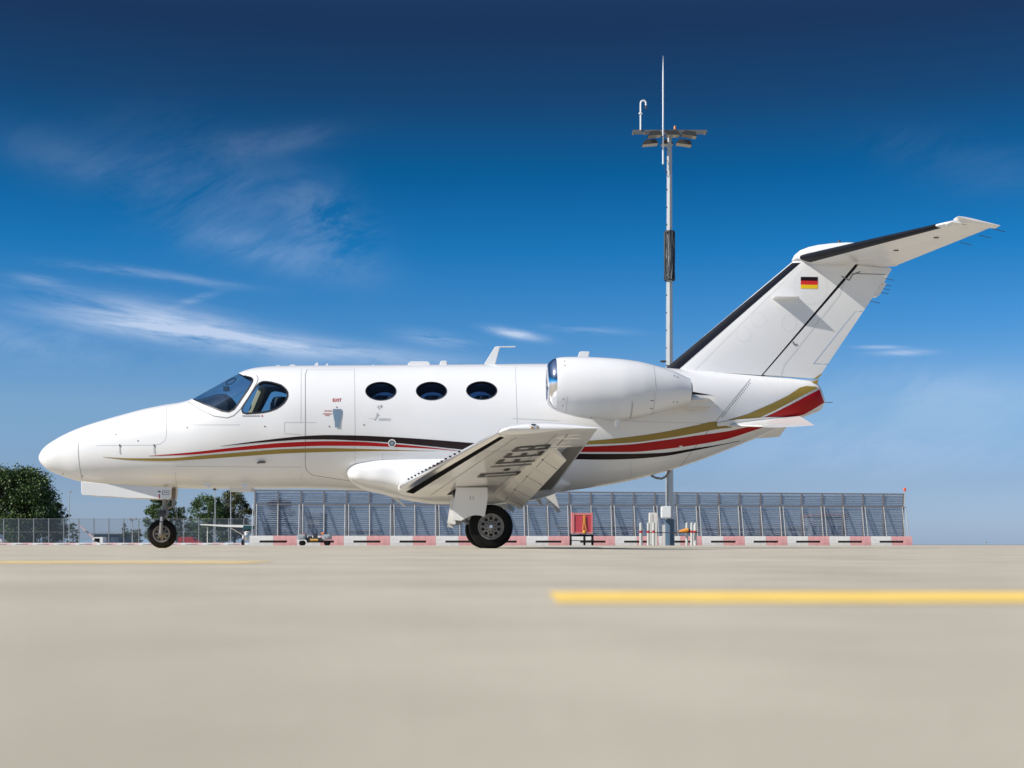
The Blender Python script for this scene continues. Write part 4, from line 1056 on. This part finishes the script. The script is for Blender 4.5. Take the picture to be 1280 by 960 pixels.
# blast fence
def blast_fence():
    root = empty('blast_fence', (FX0, FY0+2.2, 0), fa)
    tag(root, 'long louvred jet blast fence with slanted struts and blue-grey panels behind the jet', 'fence')
    H = 3.98; HM = 3.02; n = 30; bay = (flen+.0)/n
    steelp = P('galvanised_post', (.50,.50,.48), .45, metal=.3, var=.08, vscale=2); rail = P('weathered_rail', (.20,.185,.19), .6)
    sl1 = P('louvre_blue_grey', (.29,.35,.45), .4, metal=.15, var=.22, vscale=.35, streak=(1,1,14)); 
    pan = P('louvre_sheet', (.26,.32,.42), .3, alpha=.45, var=.3, vscale=1.4, streak=(.4,1,3))
    for i in range(n):
        x0 = i*bay+.05; x1 = (i+1)*bay-.05; b = MB(); z = .55
        while z < H-.1:
            if abs(z-HM) > .09:
                b.add([(x0,.0,z),(x1,.0,z),(x1,.05,z+.058),(x0,.05,z+.058),(x0,.012,z-.006),(x1,.012,z-.006),(x1,.062,z+.052),(x0,.062,z+.052)], [(0,1,2,3),(7,6,5,4),(0,4,5,1),(3,2,6,7),(0,3,7,4),(1,5,6,2)])
            z += .14
        pn = b.build('louvre_panel', sl1, root, smooth=False)
        b = MB(); b.box(x0, x1, .10, .112, .5, H-.04); b.build('backing_sheet', pan, pn, smooth=False)
    for i in range(n+1):
        x = i*bay; b = MB(); b.box(x-.045, x+.045, -.03, .13, 0, H); b.build('post', rail, root, smooth=False)
        for dx in ((0,) if i % 2 else (-.16, .16)):
            b = MB(); lean = .10*(i-8)/8
            b.tube([(x+dx*.8,-.06,HM),(x+dx+lean*.6,-.42,.05)], .036, 6); b.build('strut', steelp, root)
    b = MB(); b.box(-.05, flen+.05, -.05, .0-.032, H-.02, H+.09); b.build('top_rail', rail, root, smooth=False)
    b = MB(); b.box(-.05, flen+.05, -.06, -.032, HM-.05, HM+.05); b.build('middle_rail', rail, root, smooth=False)
    b = MB(); b.box(-.05, flen+.05, -.06, -.032, .44, .54); b.build('bottom_rail', rail, root, smooth=False)
    # obstruction lamp at the right end
    b = MB(); b.tube([(flen+.0,-.1,HM),(flen+.05,-.1,H+.28)], .03, 6); b.build('lamp_pole', steelp, root)
    b = MB(); b.lathe([(.10,0),(.11,.08),(.10,.2),(.04,.26)], 'z', (flen+.05,-.1,H+.28), 12, cap=True); b.build('obstruction_lamp', P('orange_red_lens', (.75,.10,.02), .3), root)
blast_fence()

# light mast
def mast():
    D = 96.0; X, _ = far(836.8, 681, D); root = empty('light_mast', (X, D, 0))
    tag(root, 'tall white floodlight mast with camera and whip antenna rising behind the jet', 'light mast')
    mw = P('mast_galvanised', (.46,.48,.49), .45, metal=.25, var=.05, vscale=1); mb = P('mast_foot_blue', (.07,.12,.18), .5)
    z = lambda py: CAMH+(HOR-py)/FPX*D
    s = D/FPX
    b = MB(); rings = []
    for zz, r in ((z(650),4.9*s),(z(540),4.7*s),(z(350),3.9*s),(z(210),3.2*s),(z(172),3.0*s)):
        rings.append([(r*math.cos(2*math.pi*(j+.5)/8+.35), r*math.sin(2*math.pi*(j+.5)/8+.35), zz) for j in range(8)])
    b.loft(rings); b.build('pole', mw, root, smooth=False)
    b = MB(); b.lathe([(6.4*s,0),(6.2*s,z(650)+.002),(4.9*s,z(649))], 'z', (0,0,0), 8, cap=True); b.build('foot', mb, root, smooth=False)
    b = MB(); b.box(-11.5*s, 1*s, -6.5*s-.4, -4.4*s, z(648), z(633)); o = b.build('control_box', P('box_pale', (.75,.77,.76), .5), root, smooth=False); bevel(o, .05, 2)
    b = MB(); b.box(-5*s,-4*s,-.35,-.2,z(645),z(585)); b.build('cable_duct', mw, root, smooth=False)
    # sleeve around the pole
    b = MB()
    for k in range(10):
        a = 2*math.pi*k/10; b.tube([(6.2*s*math.cos(a),6.2*s*math.sin(a),z(350)),(6.0*s*math.cos(a+.5),6.0*s*math.sin(a+.5),z(320)),(6.2*s*math.cos(a+.2),6.2*s*math.sin(a+.2),z(290))], .06, 6)
    b.lathe([(6.4*s,z(351)),(6.6*s,z(350)),(6.6*s,z(348.5)),(4*s,z(348.5))], 'z', (0,0,0), 16); b.lathe([(4*s,z(291.5)),(6.6*s,z(291)),(6.6*s,z(289)),(4*s,z(289))], 'z', (0,0,0), 16)
    b.build('cable_sleeve', P('sleeve_dark', (.05,.055,.06), .45, metal=.4), root)
    # crown
    dk = P('floodlight_grey', (.07,.068,.065), .45, metal=.5)
    b = MB(); b.box(-46*s, 46.5*s, -.25, -.13, z(166), z(163.6)); b.box(-44*s, 46*s, .5, .62, z(164.6), z(162.2))
    for x in (-45, -30, -12, 10, 28, 45): b.box(x*s-.05, x*s+.05, -.12, .49, z(166.3), z(163.6))
    b.build('head_frame', P('head_frame_grey', (.20,.195,.19), .45, metal=.5), root, smooth=False)
    for (px, py, w, tilt, yy) in ((812.5,176.8,10,10,.3),(817,170.4,9,10,-.5),(834,177,7.5,0,.3),(839,170.8,9,0,-.7),(855.5,177,10,-10,.3),(860,170.4,10,-12,-.5)):
        b = MB(); cx_ = (px-836.8)*s; zz = z(py); hw = w*s; t = R(tilt)
        pr = [(-hw,-2.4*s),(hw,-2.8*s),(hw*.7,2.2*s),(-hw*.62,2.4*s)]; pr = [(cx_+a_*math.cos(t)-c_*math.sin(t), zz-a_*math.sin(-t)*.6+c_) for a_, c_ in pr]
        b.prism(pr, yy-.35, yy+.35); o = b.build('floodlight', dk, root, smooth=False)
        b = MB(); b.prism([(pr[0][0]+.03,pr[0][1]-.03),(pr[1][0]-.03,pr[1][1]-.03),(pr[1][0]-.05,pr[1][1]-.005),(pr[0][0]+.05,pr[0][1]-.005)], yy-.33, yy+.33); b.build('lamp_glass', P('flood_lens', (.26,.24,.21), .25), o, smooth=False)
    # camera on a crook
    cx_ = (800.3-836.8)*s; pts = [(cx_,-.3,z(164)),(cx_,-.3,z(131))]+[(cx_+3.3*s-3.3*s*math.cos(a), -.3, z(131)+3.6*s*math.sin(a)) for a in np.linspace(.3, math.pi, 8)]+[(cx_+6.6*s,-.3,z(133.5))]
    b = MB(); b.tube(pts, .055, 8); b.lathe([(.10,z(144.5)),(.13,z(144)),(.13,z(143)),(.08,z(142.6))], 'z', (cx_,-.3,0), 10); b.build('camera_crook', P('crook_white', (.78,.80,.80), .4), root)
    b = MB(); b.ball((cx_+6.9*s,-.3,z(136.6)), 1.5*s, 1.5*s, 1.8*s); b.build('dome_camera', steel, root)
    # whip antenna
    ax = (828.2-836.8)*s; b = MB(); b.tube([(ax,-.35,z(207)),(ax,-.35,z(152)),(ax,-.35,z(93)),(ax,-.35,z(72))], [.055,.05,.045,.008], 8); b.build('whip_antenna', P('antenna_white', (.8,.82,.84), .4), root)
    b = MB()
    for py in (188, 201): b.tube([(ax,-.3,z(py)),(0,0,z(py))], .02, 6)
    b.tube([(ax,-.35,z(207)),(ax+.1,-.3,z(212)),(-.12,-.15,z(222))], .015, 6); b.build('antenna_bracket', steel, root)
    b = MB(); b.lathe([(.08,z(163)),(.08,z(160)),(.04,z(158.3))], 'z', ((843.3-836.8)*s,-.2,0), 10, cap=True); b.build('obstruction_lamp', P('obstruction_orange', (.6,.22,.05), .4), root)
    b = MB(); b.ball(((828-836.8)*s,-.5,z(453)), 4.2*s, .3, 1.4*s); b.build('sleeve_lamp', dk, root)
    b = MB()
    for py in range(215, 640, 22):
        b.box(-3.9*s-.02, -3.2*s, -.12, .0, z(py)-.03, z(py)+.03)
    b.build('climbing_step', steel, root, smooth=False)
mast()
# guard rail with banded posts around the foot of the mast
def guard():
    D = 92.0; s = D/FPX; root = empty('guard_rail', (far(836,681,D)[0], D, 0))
    tag(root, 'white posts with red bands joined by a dark rail round the mast foot', 'guard rail')
    wm = P('post_white', (.50,.52,.50), .5); rm = P('band_red', (.42,.02,.03), .5)
    for px, dy in ((801,0),(804.3,1.5),(810.4,0),(815.5,-.8),(858.6,0),(862.8,-.8),(869.3,0),(872.2,1.5)):
        x = (px-836)*s; b = MB(); b.lathe([(.085,0),(.085,.95*0+z_post(dy)),(.05,z_post(dy)+.04)], 'z', (x,dy,0), 10, cap=True); o = b.build('post', wm, root)
        b = MB(); b.lathe([(.09,.78),(.09,.93)], 'z', (x,dy,0), 10, cap=True); b.build('red_band', rm, o)
    b = MB(); b.tube([((811-836)*s,-.1,.80),((874-836)*s,-.1,.80)], .03, 6); b.build('rail', steel, root)
    bt = MB(); bt.tube([((849-836)*s-.1*0,-.2,.88),((855-836)*s,-.2,.94)], [.09,.11], 10); bt.tube([((855-836)*s,-.2,.94),((859.5-836)*s,-.2,.92)], .10, 10)
def z_post(dy): return 1.38 - (.08 if dy > 1 else 0)
guard()
# orange windsock-like bundle on the rail
D = 92.0; s = D/FPX; gx = far(836,681,D)[0]
ob = empty('rolled_hose', (gx+(847-836)*s, D-.25, .90)); tag(ob, 'orange rolled hose lying on the dark rail beside the mast', 'hose')
b = MB(); b.tube([((837.5-836)*s-.2*0-.02*0,0,-.03),((844-836)*s,0,.03),((852-836)*s-.15,0,.06)], [.06,.12,.11], 10); b.build('roll', P('hose_orange', (.75,.30,.03), .6, bump=.4, bscale=18), ob)
b = MB(); b.tube([((852-836)*s-.15,0,.05),((854.5-836)*s-.1,0,.0)], [.11,.06], 10); b.build('hose_end', tyrem, ob)
# white cabinet behind the guard posts
def cabinet():
    D = 94.5; s = D/FPX; x0, _ = far(811.3,681,D); x1, _ = far(821.3,681,D); zt = far(816,641,D)[1]
    root = empty('electrical_cabinet', ((x0+x1)/2, D, 0)); tag(root, 'tall narrow white electrical cabinet left of the mast foot', 'cabinet')
    w = (x1-x0)/2; cm = P('cabinet_cream', (.70,.67,.62), .6, var=.05)
    b = MB(); b.box(-w, w, -.25, .25, 0, zt); o = b.build('housing', cm, root, smooth=False); bevel(o, .02)
    b = MB(); b.box(-w+.02, -w*.2, -.272, -.252, .08, zt-.1); b.build('door', P('cabinet_door', (.62,.60,.56), .6), root, smooth=False)
    b = MB(); x2, _ = far(829.5,681,D); b.box(x2-(x0+x1)/2-.08, x2-(x0+x1)/2+.08, -.2, .1, 0, far(0,656,D)[1]); 
    o = b.build('marker_post', cm, smooth=False); o.location = ((x0+x1)/2, D, 0); tag(o, 'short cream post between the white cabinet and the mast foot', 'post')
cabinet()
# red trolley
def trolley():
    D = 88.0; s = D/FPX; X = far(726.5,681,D)[0]; root = empty('tool_trolley', (X, D, 0)); tag(root, 'red box trolley with yellow straps parked right of the main wheels', 'trolley')
    z = lambda py: (HOR+1.9-py)*s
    rm = P('trolley_red', (.50,.06,.085), .5, var=.1, vscale=3); rl = P('trolley_light_red', (.62,.20,.20), .5)
    w0, w1 = -12.4*s, 12.6*s
    b = MB(); b.box(w0+.16, w1-.04, -.58, .6, z(666), z(645)); b.build('box_panel', rm, root, smooth=False)
    b = MB(); b.box(w0, w0+.15, -.62, .65, z(667.5), z(642)); b.box(w1-.035, w1+.05, -.62, .65, z(667), z(642)); b.box(w0+.152, w1-.037, -.6, .65, z(645)+.004, z(642.5)); b.box(w0+.152, w1-.037, -.6, .65, z(668), z(666)-.004)
    b.build('box_frame', rl, root, smooth=False)
    b = MB(); ym = P('strap_yellow', (.70,.42,.02), .5)
    for t in (-1, 1): b.tube([(.15+t*.04,-.64,z(645)),(.15+t*.03,-.64,z(652)),(.15+t*.10,-.64,z(664))], .022, 6)
    b.ball((.15,-.66,z(666)), .09, .05, .10); b.build('strap', ym, root)
    b = MB(); b.box(w0-.1, w1+.1, -.3, .4, z(671.5), z(669)); b.build('chassis', holem, root, smooth=False)
    for x, y in ((w0-.05,-.3),(.16,-.6),(w1+.05,-.3)):
        b = MB(); b.lathe([(.05,-.07),(.26,-.06),(.29,0),(.26,.06),(.05,.07)], 'x', (x,y,.29), 20, cap=True); b.build('wheel', tyrem, root)
    b = MB(); b.tube([(w0-.05,-.3,.29),(w1+.05,-.3,.29)], .03, 6); b.build('axle', steel, root)
trolley()
# grey ground power cart
def gpu():
    D = 90.0; s = D/FPX; X = far(393.5,681,D)[0]; root = empty('ground_power_cart', (X, D, 0)); tag(root, 'low grey ground power cart with two boxes and clutter between them', 'ground cart')
    gm_ = P('cart_grey', (.40,.44,.47), .5, var=.06); z = lambda py: (HOR+1.9-py)*s
    for a, c in ((-20.5,-10.8),(10.4,20.2)):
        b = MB(); b.box(a*s, c*s, -.5, .5, z(675.5), z(669)); o = b.build('side_box', gm_, root, smooth=False); bevel(o, .03)
        b = MB(); b.box(a*s+.1, c*s-.1, -.55, -.51, z(673.6), z(671)); b.build('box_lid', P('cart_lid', (.34,.38,.41), .5), o, smooth=False)
    b = MB(); b.box(-10.6*s, 10.2*s, -.3, .4, z(676.5), z(673)); b.box(-8*s,-4*s,-.2,.3,z(673)+.002,z(671)); b.box(-1.5*s, 2.8*s, -.2, .3, z(673)+.002, z(668)); b.build('engine_block', P('cart_black', (.03,.035,.045), .6), root, smooth=False)
    b = MB(); b.tube([(-5*s,-.35,z(676)),(5*s,-.35,z(676))], .07, 8); b.build('reflector_bar', P('reflector_amber', (.6,.33,.08), .5), root)
    b = MB(); b.lathe([(.10,z(669)),(.11,z(667.6)),(.06,z(666.5))], 'z', (10*s,0,0), 10, cap=True); b.build('beacon', P('beacon_orange', (.75,.20,.02), .4), root)
    b = MB(); b.box(-17.5*s,-10.8*s,-.2,.2,z(668.8),z(668)); b.build('warning_strip', P('strip_rust', (.45,.10,.03), .6), root, smooth=False)
    for a in (-15.5, 15.5):
        b = MB(); b.lathe([(.04,-.06),(.14,-.06),(.155,0),(.14,.06),(.04,.06)], 'y', (a*s,-.4,.155), 16, cap=True); b.lathe([(.04,-.06),(.14,-.06),(.155,0),(.14,.06),(.04,.06)], 'y', (a*s,.4,.155), 16, cap=True); b.build('wheel', tyrem, root)
gpu()

# mesh fence on the left
def mesh_fence():
    D = 235.0; s = D/FPX; X0 = far(-14,681,D)[0]; root = empty('mesh_fence', (X0, D, 0)); tag(root, 'tall grey wire mesh fence left of the blast fence, trees behind it', 'fence')
    H = 33*s; n = 18; bay = 18.75*s; pm = P('fence_post_grey', (.22,.24,.26), .6)
    m = bpy.data.materials.new('wire_mesh'); m.use_nodes = True; m.node_tree.nodes['Principled BSDF'].inputs['Base Color'].default_value = (.13,.17,.22,1); m.node_tree.nodes['Principled BSDF'].inputs['Alpha'].default_value = .13
    for i in range(n):
        b = MB(); b.box(i*bay+.1, (i+1)*bay-.1, -.01, .01, .1, H); b.build('mesh_panel', m, root, smooth=False)
        b = MB(); b.box(i*bay+.1, (i+1)*bay-.1, -.04, -.012, H*.49, H*.49+.05); b.box(i*bay+.1, (i+1)*bay-.1, -.04, -.012, H-.05, H); b.build('wire_rail', pm, root, smooth=False)
    for i in range(n+1):
        b = MB(); b.box(i*bay-.07, i*bay+.07, -.07, .07, 0, H+.05); b.build('post', pm, root, smooth=False)
mesh_fence()
# street lamps and poles
lp = P('lamp_pole_grey', (.42,.45,.47), .5, metal=.3)
def pole(px, ptop, D, label, kind='single', name='lamp_pole'):
    s = D/FPX; root = empty(name, (far(px,681,D)[0], D, 0)); tag(root, label, 'lamp post', 'distant lamp posts'); H = far(px,ptop,D)[1]
    b = MB(); b.tube([(0,0,0),(0,0,H)], [.75*s,.45*s], 8); b.build('pole', lp, root)
    b = MB()
    if kind == 'double':
        for a in (-1, 1): b.box(a*3.5*s-1.6*s, a*3.5*s+1.6*s, -.4, .4, H-.1, H+1.3*s)
        b.box(-3*s, 3*s, -.1, .1, H-.25, H-.11)
    else: b.box(-.2*s, 2.6*s, -.3, .3, H-.05, H+.9*s)
    b.build('lamp_head', P('lamp_head', (.35,.36,.37), .5), root, smooth=False)
pole(86.5,615,260,'tall thin lamp post right of the big leafy tree')
pole(165.5,649,250,'short lamp post with two heads left of the nose wheel','double')
pole(269,612,255,'thin lamp post in front of the middle of the right tree group')
pole(288.5,612,262,'thin lamp post left of the blast fence end, among trees')
pole(318,606,300,'thin pole rising just behind the left end of the blast fence')
pole(1231,678.6,900,'tiny far lamp post on the right horizon')
# trees
def tree(px, ptop, w, D, label, dens=1.0, col=(.045,.08,.018), seed=1, dead=0, shape=1.0, trunk=.16):
    rnd = random.Random(seed); s = D/FPX; X = far(px,681,D)[0]; H = far(px,ptop,D)[1]; W_ = w*s/2
    root = empty('leafy_tree', (X, D, 0)); tag(root, label, 'tree', 'trees beyond the airfield fence')
    b = MB(); bark = P('bark', (.09,.07,.05), .9, var=.2, vscale=2)
    b.tube([(0,0,0),(.1,0,H*.3),(.0,.1,H*.6),(.1,0,H*.9)], [H*.028,H*.02,H*.012,H*.004], 8)
    tips = []
    clumps = []
    nC = int(105*dens*shape)
    for i in range(nC):
        t = rnd.random(); zz = H*(trunk+(1-trunk)*t*.97); e = 1-((zz/H-.42)/.60)**2; rad = W_*max(.12, math.sqrt(max(.02, e)))
        a = rnd.uniform(0, 6.283); r_ = rad*math.sqrt(rnd.uniform(.05, .95)); c = Vector((r_*math.cos(a), r_*math.sin(a)*.7, zz)); clumps.append((c, W_*rnd.uniform(.13,.29)))
        if i % 2 == 0:
            z0 = zz*.55; b.tube([(0,0,z0),(c.x*.5,c.y*.5,(z0+zz)/2),tuple(c)], [H*.010,H*.006,H*.002], 5)
    b.build('trunk', bark, root)
    fv = MB(); q = .009*H+.07
    for c, rr in clumps:
        n = int(135*dens)
        for k in range(n):
            u = Vector((rnd.gauss(0,1), rnd.gauss(0,1), rnd.gauss(0,1))).normalized()*rr*rnd.uniform(.3,1.28)
            u.z *= .78; p = c+u
            if p.z < .1: continue
            a_ = Vector((rnd.gauss(0,1), rnd.gauss(0,1), rnd.gauss(0,1))).normalized(); d_ = a_.cross(Vector((rnd.gauss(0,1), rnd.gauss(0,1), rnd.gauss(0,1)))).normalized(); g = q*rnd.uniform(.6,1.5)
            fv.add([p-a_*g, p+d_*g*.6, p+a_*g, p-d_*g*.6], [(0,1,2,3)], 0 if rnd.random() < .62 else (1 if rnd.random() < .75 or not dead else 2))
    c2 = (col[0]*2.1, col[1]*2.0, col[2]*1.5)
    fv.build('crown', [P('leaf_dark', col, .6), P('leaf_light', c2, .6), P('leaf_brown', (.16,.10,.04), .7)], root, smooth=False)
tree(18,586,112,300,'large dense dark tree at the left edge of the picture',1.5,(.034,.068,.014),3,trunk=.03,shape=1.3)
tree(66,628,44,310,'smaller dark tree leaning out right of the large tree',.8,(.030,.050,.018),5,trunk=.02)
tree(91,654,16,330,'small bush-like tree below the tall lamp post',.5,(.035,.06,.03),6,trunk=.0)
tree(156,654,10,330,'small round tree left of the double lamp post',.35,(.05,.075,.03),8,trunk=.35)
tree(169,660,18,335,'low wide tree behind the double lamp post',.5,(.05,.07,.03),9,trunk=.0)
tree(203,618,42,300,'tree directly behind the nose wheel',1.0,(.042,.078,.018),11,trunk=.1)
tree(226,634,30,315,'thin sparse tree just right of the nose wheel',.55,(.04,.06,.03),12,trunk=.1)
tree(260,620,54,300,'green tree left of the brown-leaved one near the blast fence',.95,(.040,.078,.018),13,trunk=.05)
tree(293,615,58,305,'sparse brown and green tree at the left end of the blast fence',.85,(.05,.062,.022),14,dead=1,trunk=.1)
tree(241,655,36,330,'low dark tree between nose wheel and green tree',.5,(.03,.05,.02),15,trunk=0)
tree(350,624,44,320,'tree seen faintly behind the left louvre panels',.7,(.035,.05,.025),16,trunk=.05)
# hedge line
def simple(name, label, cat, loc, builder, mats):
    root = empty(name, loc); tag(root, label, cat); builder(root); return root
# left end: white van
def vehicle(px, D, wpx, hpx, label, body, kind='van', cat='van'):
    s = D/FPX; L_ = wpx*s; H = hpx*s; root = empty('parked_'+kind, (far(px,681,D)[0], D, 0)); tag(root, label, cat)
    bm_ = P(kind+'_paint', body, .4, coat=.3); b = MB(); w = 1.0
    if kind == 'van': prof = [(-.5,.18),(-.5,.9),(-.44,1),(.28,1),(.38,.62),(.5,.52),(.5,.18)]
    else: prof = [(-.5,.18),(-.5,1),(.18,1),(.2,.86),(.34,.84),(.42,.5),(.5,.46),(.5,.18)]
    b.prism([(p[0]*L_, p[1]*H) for p in prof], -w, w); o = b.build('body', bm_, root, smooth=False); bevel(o, .05)
    b = MB(); b.prism([(.20*L_,.58*H),(.20*L_,.84*H),(.29*L_,.84*H),(.36*L_,.58*H)], -w-.01, -w+.02); b.build('side_window', holem, root, smooth=False)
    for x in (-.32, .32):
        b = MB(); b.lathe([(.02,-.12),(H*.17,-.12),(H*.19,0),(H*.17,.12),(.02,.12)], 'y', (x*L_,-w+.05,H*.19), 16, cap=True); b.build('wheel', tyrem, root)
vehicle(-6,240,22,13.5,'white van cut by the left edge of the picture',(.75,.75,.75))
vehicle(238,245,28,10,'low red truck right of the nose wheel',(.35,.015,.02),'truck','truck')
# small white tug with boom
def tug():
    D = 230.; s = D/FPX; root = empty('white_tug', (far(124,681,D)[0], D, 0)); tag(root, 'small white airfield tug with dark cab opening left of the nose wheel', 'tug')
    wm = P('tug_white', (.78,.78,.78), .5)
    b = MB(); b.prism([(-6*s,1.2*s),(-6*s,3.6*s),(-2*s,4*s),(3*s,2.5*s),(3*s,1.2*s)], -1, 1); b.build('body', wm, root, smooth=False)
    b = MB(); b.box(3.02*s, 6.5*s, -1, 1, 1.2*s, 10*s); b.box(-4*s, 3*s, -1, 1, 8.4*s, 9.8*s); b.box(-6*s,-3.9*s,-1,1,6.6*s,9*s); b.build('cab', wm, root, smooth=False)
    b = MB(); b.box(-3.8*s, 3*s, -.8, .9, 4.1*s, 8.3*s); b.build('cab_opening', holem, root, smooth=False)
    for x in (-4, 3.5):
        b = MB(); b.lathe([(.02,-.15),(1.4*s,-.15),(1.6*s,0),(1.4*s,.15),(.02,.15)], 'y', (x*s,-.9,1.6*s), 14, cap=True); b.build('wheel', tyrem, root)
    root = empty('barrier_boom', (far(114,681,D)[0], D+1, 0)); tag(root, 'pale pink raised barrier boom slanting up left of the white tug', 'barrier boom')
    b = MB(); b.box(-.5*s, 1.5*s, -.3, .3, 0, 9*s); b.build('stand', lp, root, smooth=False)
    b = MB(); b.tube([(1*s,0,9*s),(-17*s,0,25*s)], [1.1*s,.6*s], 6); b.build('arm', P('boom_pink', (.62,.42,.42), .6), root)
    b = MB(); b.tube([(-6*s,-.05,15.2*s),(-9*s,-.05,17.9*s)], [.95*s,.9*s], 6); b.build('arm_band', P('boom_band', (.15,.12,.14), .6), root)
tug()
# low blue building on the left
def building(px0, px1, ptop, D, label, wall, roofc, nwin, name='low_building'):
    s = D/FPX; x0 = far(px0,681,D)[0]; x1 = far(px1,681,D)[0]; H = far(0,ptop,D)[1]; root = empty(name, ((x0+x1)/2, D, 0)); tag(root, label, 'building'); w = (x1-x0)/2
    b = MB(); b.box(-w, w, 0, 14, 0, H*.9); b.build('wall', P('wall_'+name, wall, .7, var=.08, vscale=.3), root, smooth=False)
    b = MB(); b.box(-w-.3, w+.3, -.4, 14.4, H*.9+.004, H); b.build('roof', P('roof_'+name, roofc, .7), root, smooth=False)
    for i in range(nwin):
        x = -w+(i+.5)*2*w/nwin; b = MB(); b.box(x-w/nwin*.6, x+w/nwin*.6, -.05, .05, H*.35, H*.62); b.build('window', P('pane_'+name, (.05,.08,.12), .15), root, smooth=False)
building(116,148,667,420,'low dark blue hall behind the white tug',(.06,.10,.17),(.05,.07,.11),4)
building(138,157,665.5,430,'pale flat-roofed block left of the small round tree',(.38,.46,.55),(.45,.50,.56),3)
building(383,399,641,330,'pale tower block seen through the third louvre bay',(.62,.64,.66),(.5,.5,.52),3,'pale_block')
building(430,470,662,360,'long low pale shed behind the blast fence left part',(.55,.56,.58),(.45,.45,.48),6,'pale_shed')
building(876,1010,658,420,'wide pale terminal seen through the right louvre panels',(.55,.57,.60),(.62,.62,.64),12,'terminal')
building(1015,1060,642,460,'tall lattice-like grey hall behind the right louvre panels',(.40,.43,.50),(.5,.3,.3),6,'grey_hall')
building(700,800,656,430,'long grey hangar behind the fence right of the trolley',(.42,.45,.50),(.55,.56,.58),8,'hangar')
for i, (px, w_, h_, lab) in enumerate(((455,26,11,'white van behind the louvre fence under the wing fairing'),(545,30,12,'white box truck behind the fence left of the main wheels'),(660,26,10,'white truck behind the fence right of the main wheels'),(905,30,11,'white lorry behind the fence right of the guard posts'),(975,26,10,'pale delivery truck behind the fence right of the lorry'))):
    vehicle(px,150+9*i,w_,h_,lab,(.75,.76,.78),'van' if i in (0,) else 'truck','van' if i in (0,) else 'truck')
# small high-wing propeller plane
def light_plane():
    D = 128.; s = D/FPX; X = far(312,681,D)[0]; root = empty('propeller_plane', (X, D, 0)); tag(root, 'small white high-wing propeller plane at the left end of the blast fence', 'airplane')
    wm = P('plane_white', (.78,.78,.75), .4); gr = P('plane_green', (.01,.07,.08), .4); z = lambda py: (HOR+.9-py)*s
    b = MB(); b.loft([[(x*s,y,z(q)) for y, q in ((-.7,p),(.7,p),(.7,p-t),(-.7,p-t))] for x, p, t in ((-60,656.6,1.2),(-30,658.8,2.4),(-6,659.6,3.0),(8,659.6,3.0))]); b.build('wing', wm, root, ang=30)
    b = MB(); b.loft([[(c*s+wd*s*math.cos(t), y, z(673)+(zc*s)+ht*s*math.sin(t)) for t in np.linspace(0,2*math.pi,17)[:-1]] for y, c, wd, ht, zc in ((-2.2,-1,1.5,1.5,1),(-1.6,-1,4,4,1),(-.4,-1,5,6.5,4),(1.6,-1,5,7,5),(3,-1,3.5,4,4),(6.5,-1,1,1.5,5))]); b.build('body', wm, root, ang=50)
    b = MB(); b.box(-6*s, 8*s, -.75, .3, z(661.9), z(657.2)); b.build('cabin_roof', gr, root, smooth=False)
    b = MB(); b.box(-4.6*s, 2.6*s, -1.32, -1.15, z(664.6), z(662.2)); b.build('windshield', holem, root, smooth=False)
    b = MB(); b.tube([(-24*s,0,z(660)),(-3*s,0,z(672))], .6*s, 6); b.build('wing_strut', wm, root)
    b = MB(); b.tube([(-52,0,0)]*1+[(-51.5*s,-.4,.0),(-51.5*s,-.4,z(660))], .5*s, 6) if False else b.tube([(-51.5*s,-.4,0),(-51.5*s,-.4,z(659))], .5*s, 6); b.build('tie_down_post', wm, root)
    for x in (-8, 5):
        b = MB(); b.tube([(x*.4*s,-.2,z(674)),(x*s,-.2,.3)], .05, 6); b.build('gear_leg', wm, root)
        b = MB(); b.lathe([(.02,-.09),(.22,-.09),(.25,0),(.22,.09),(.02,.09)], 'x', (x*s,-.2,.25), 14, cap=True); b.build('wheel', tyrem, root)
    b = MB(); b.box(-1.6*s,-.4*s,-2.35,-2.25,z(681.4),z(667)); b.build('propeller', steel, root, smooth=False)
light_plane()
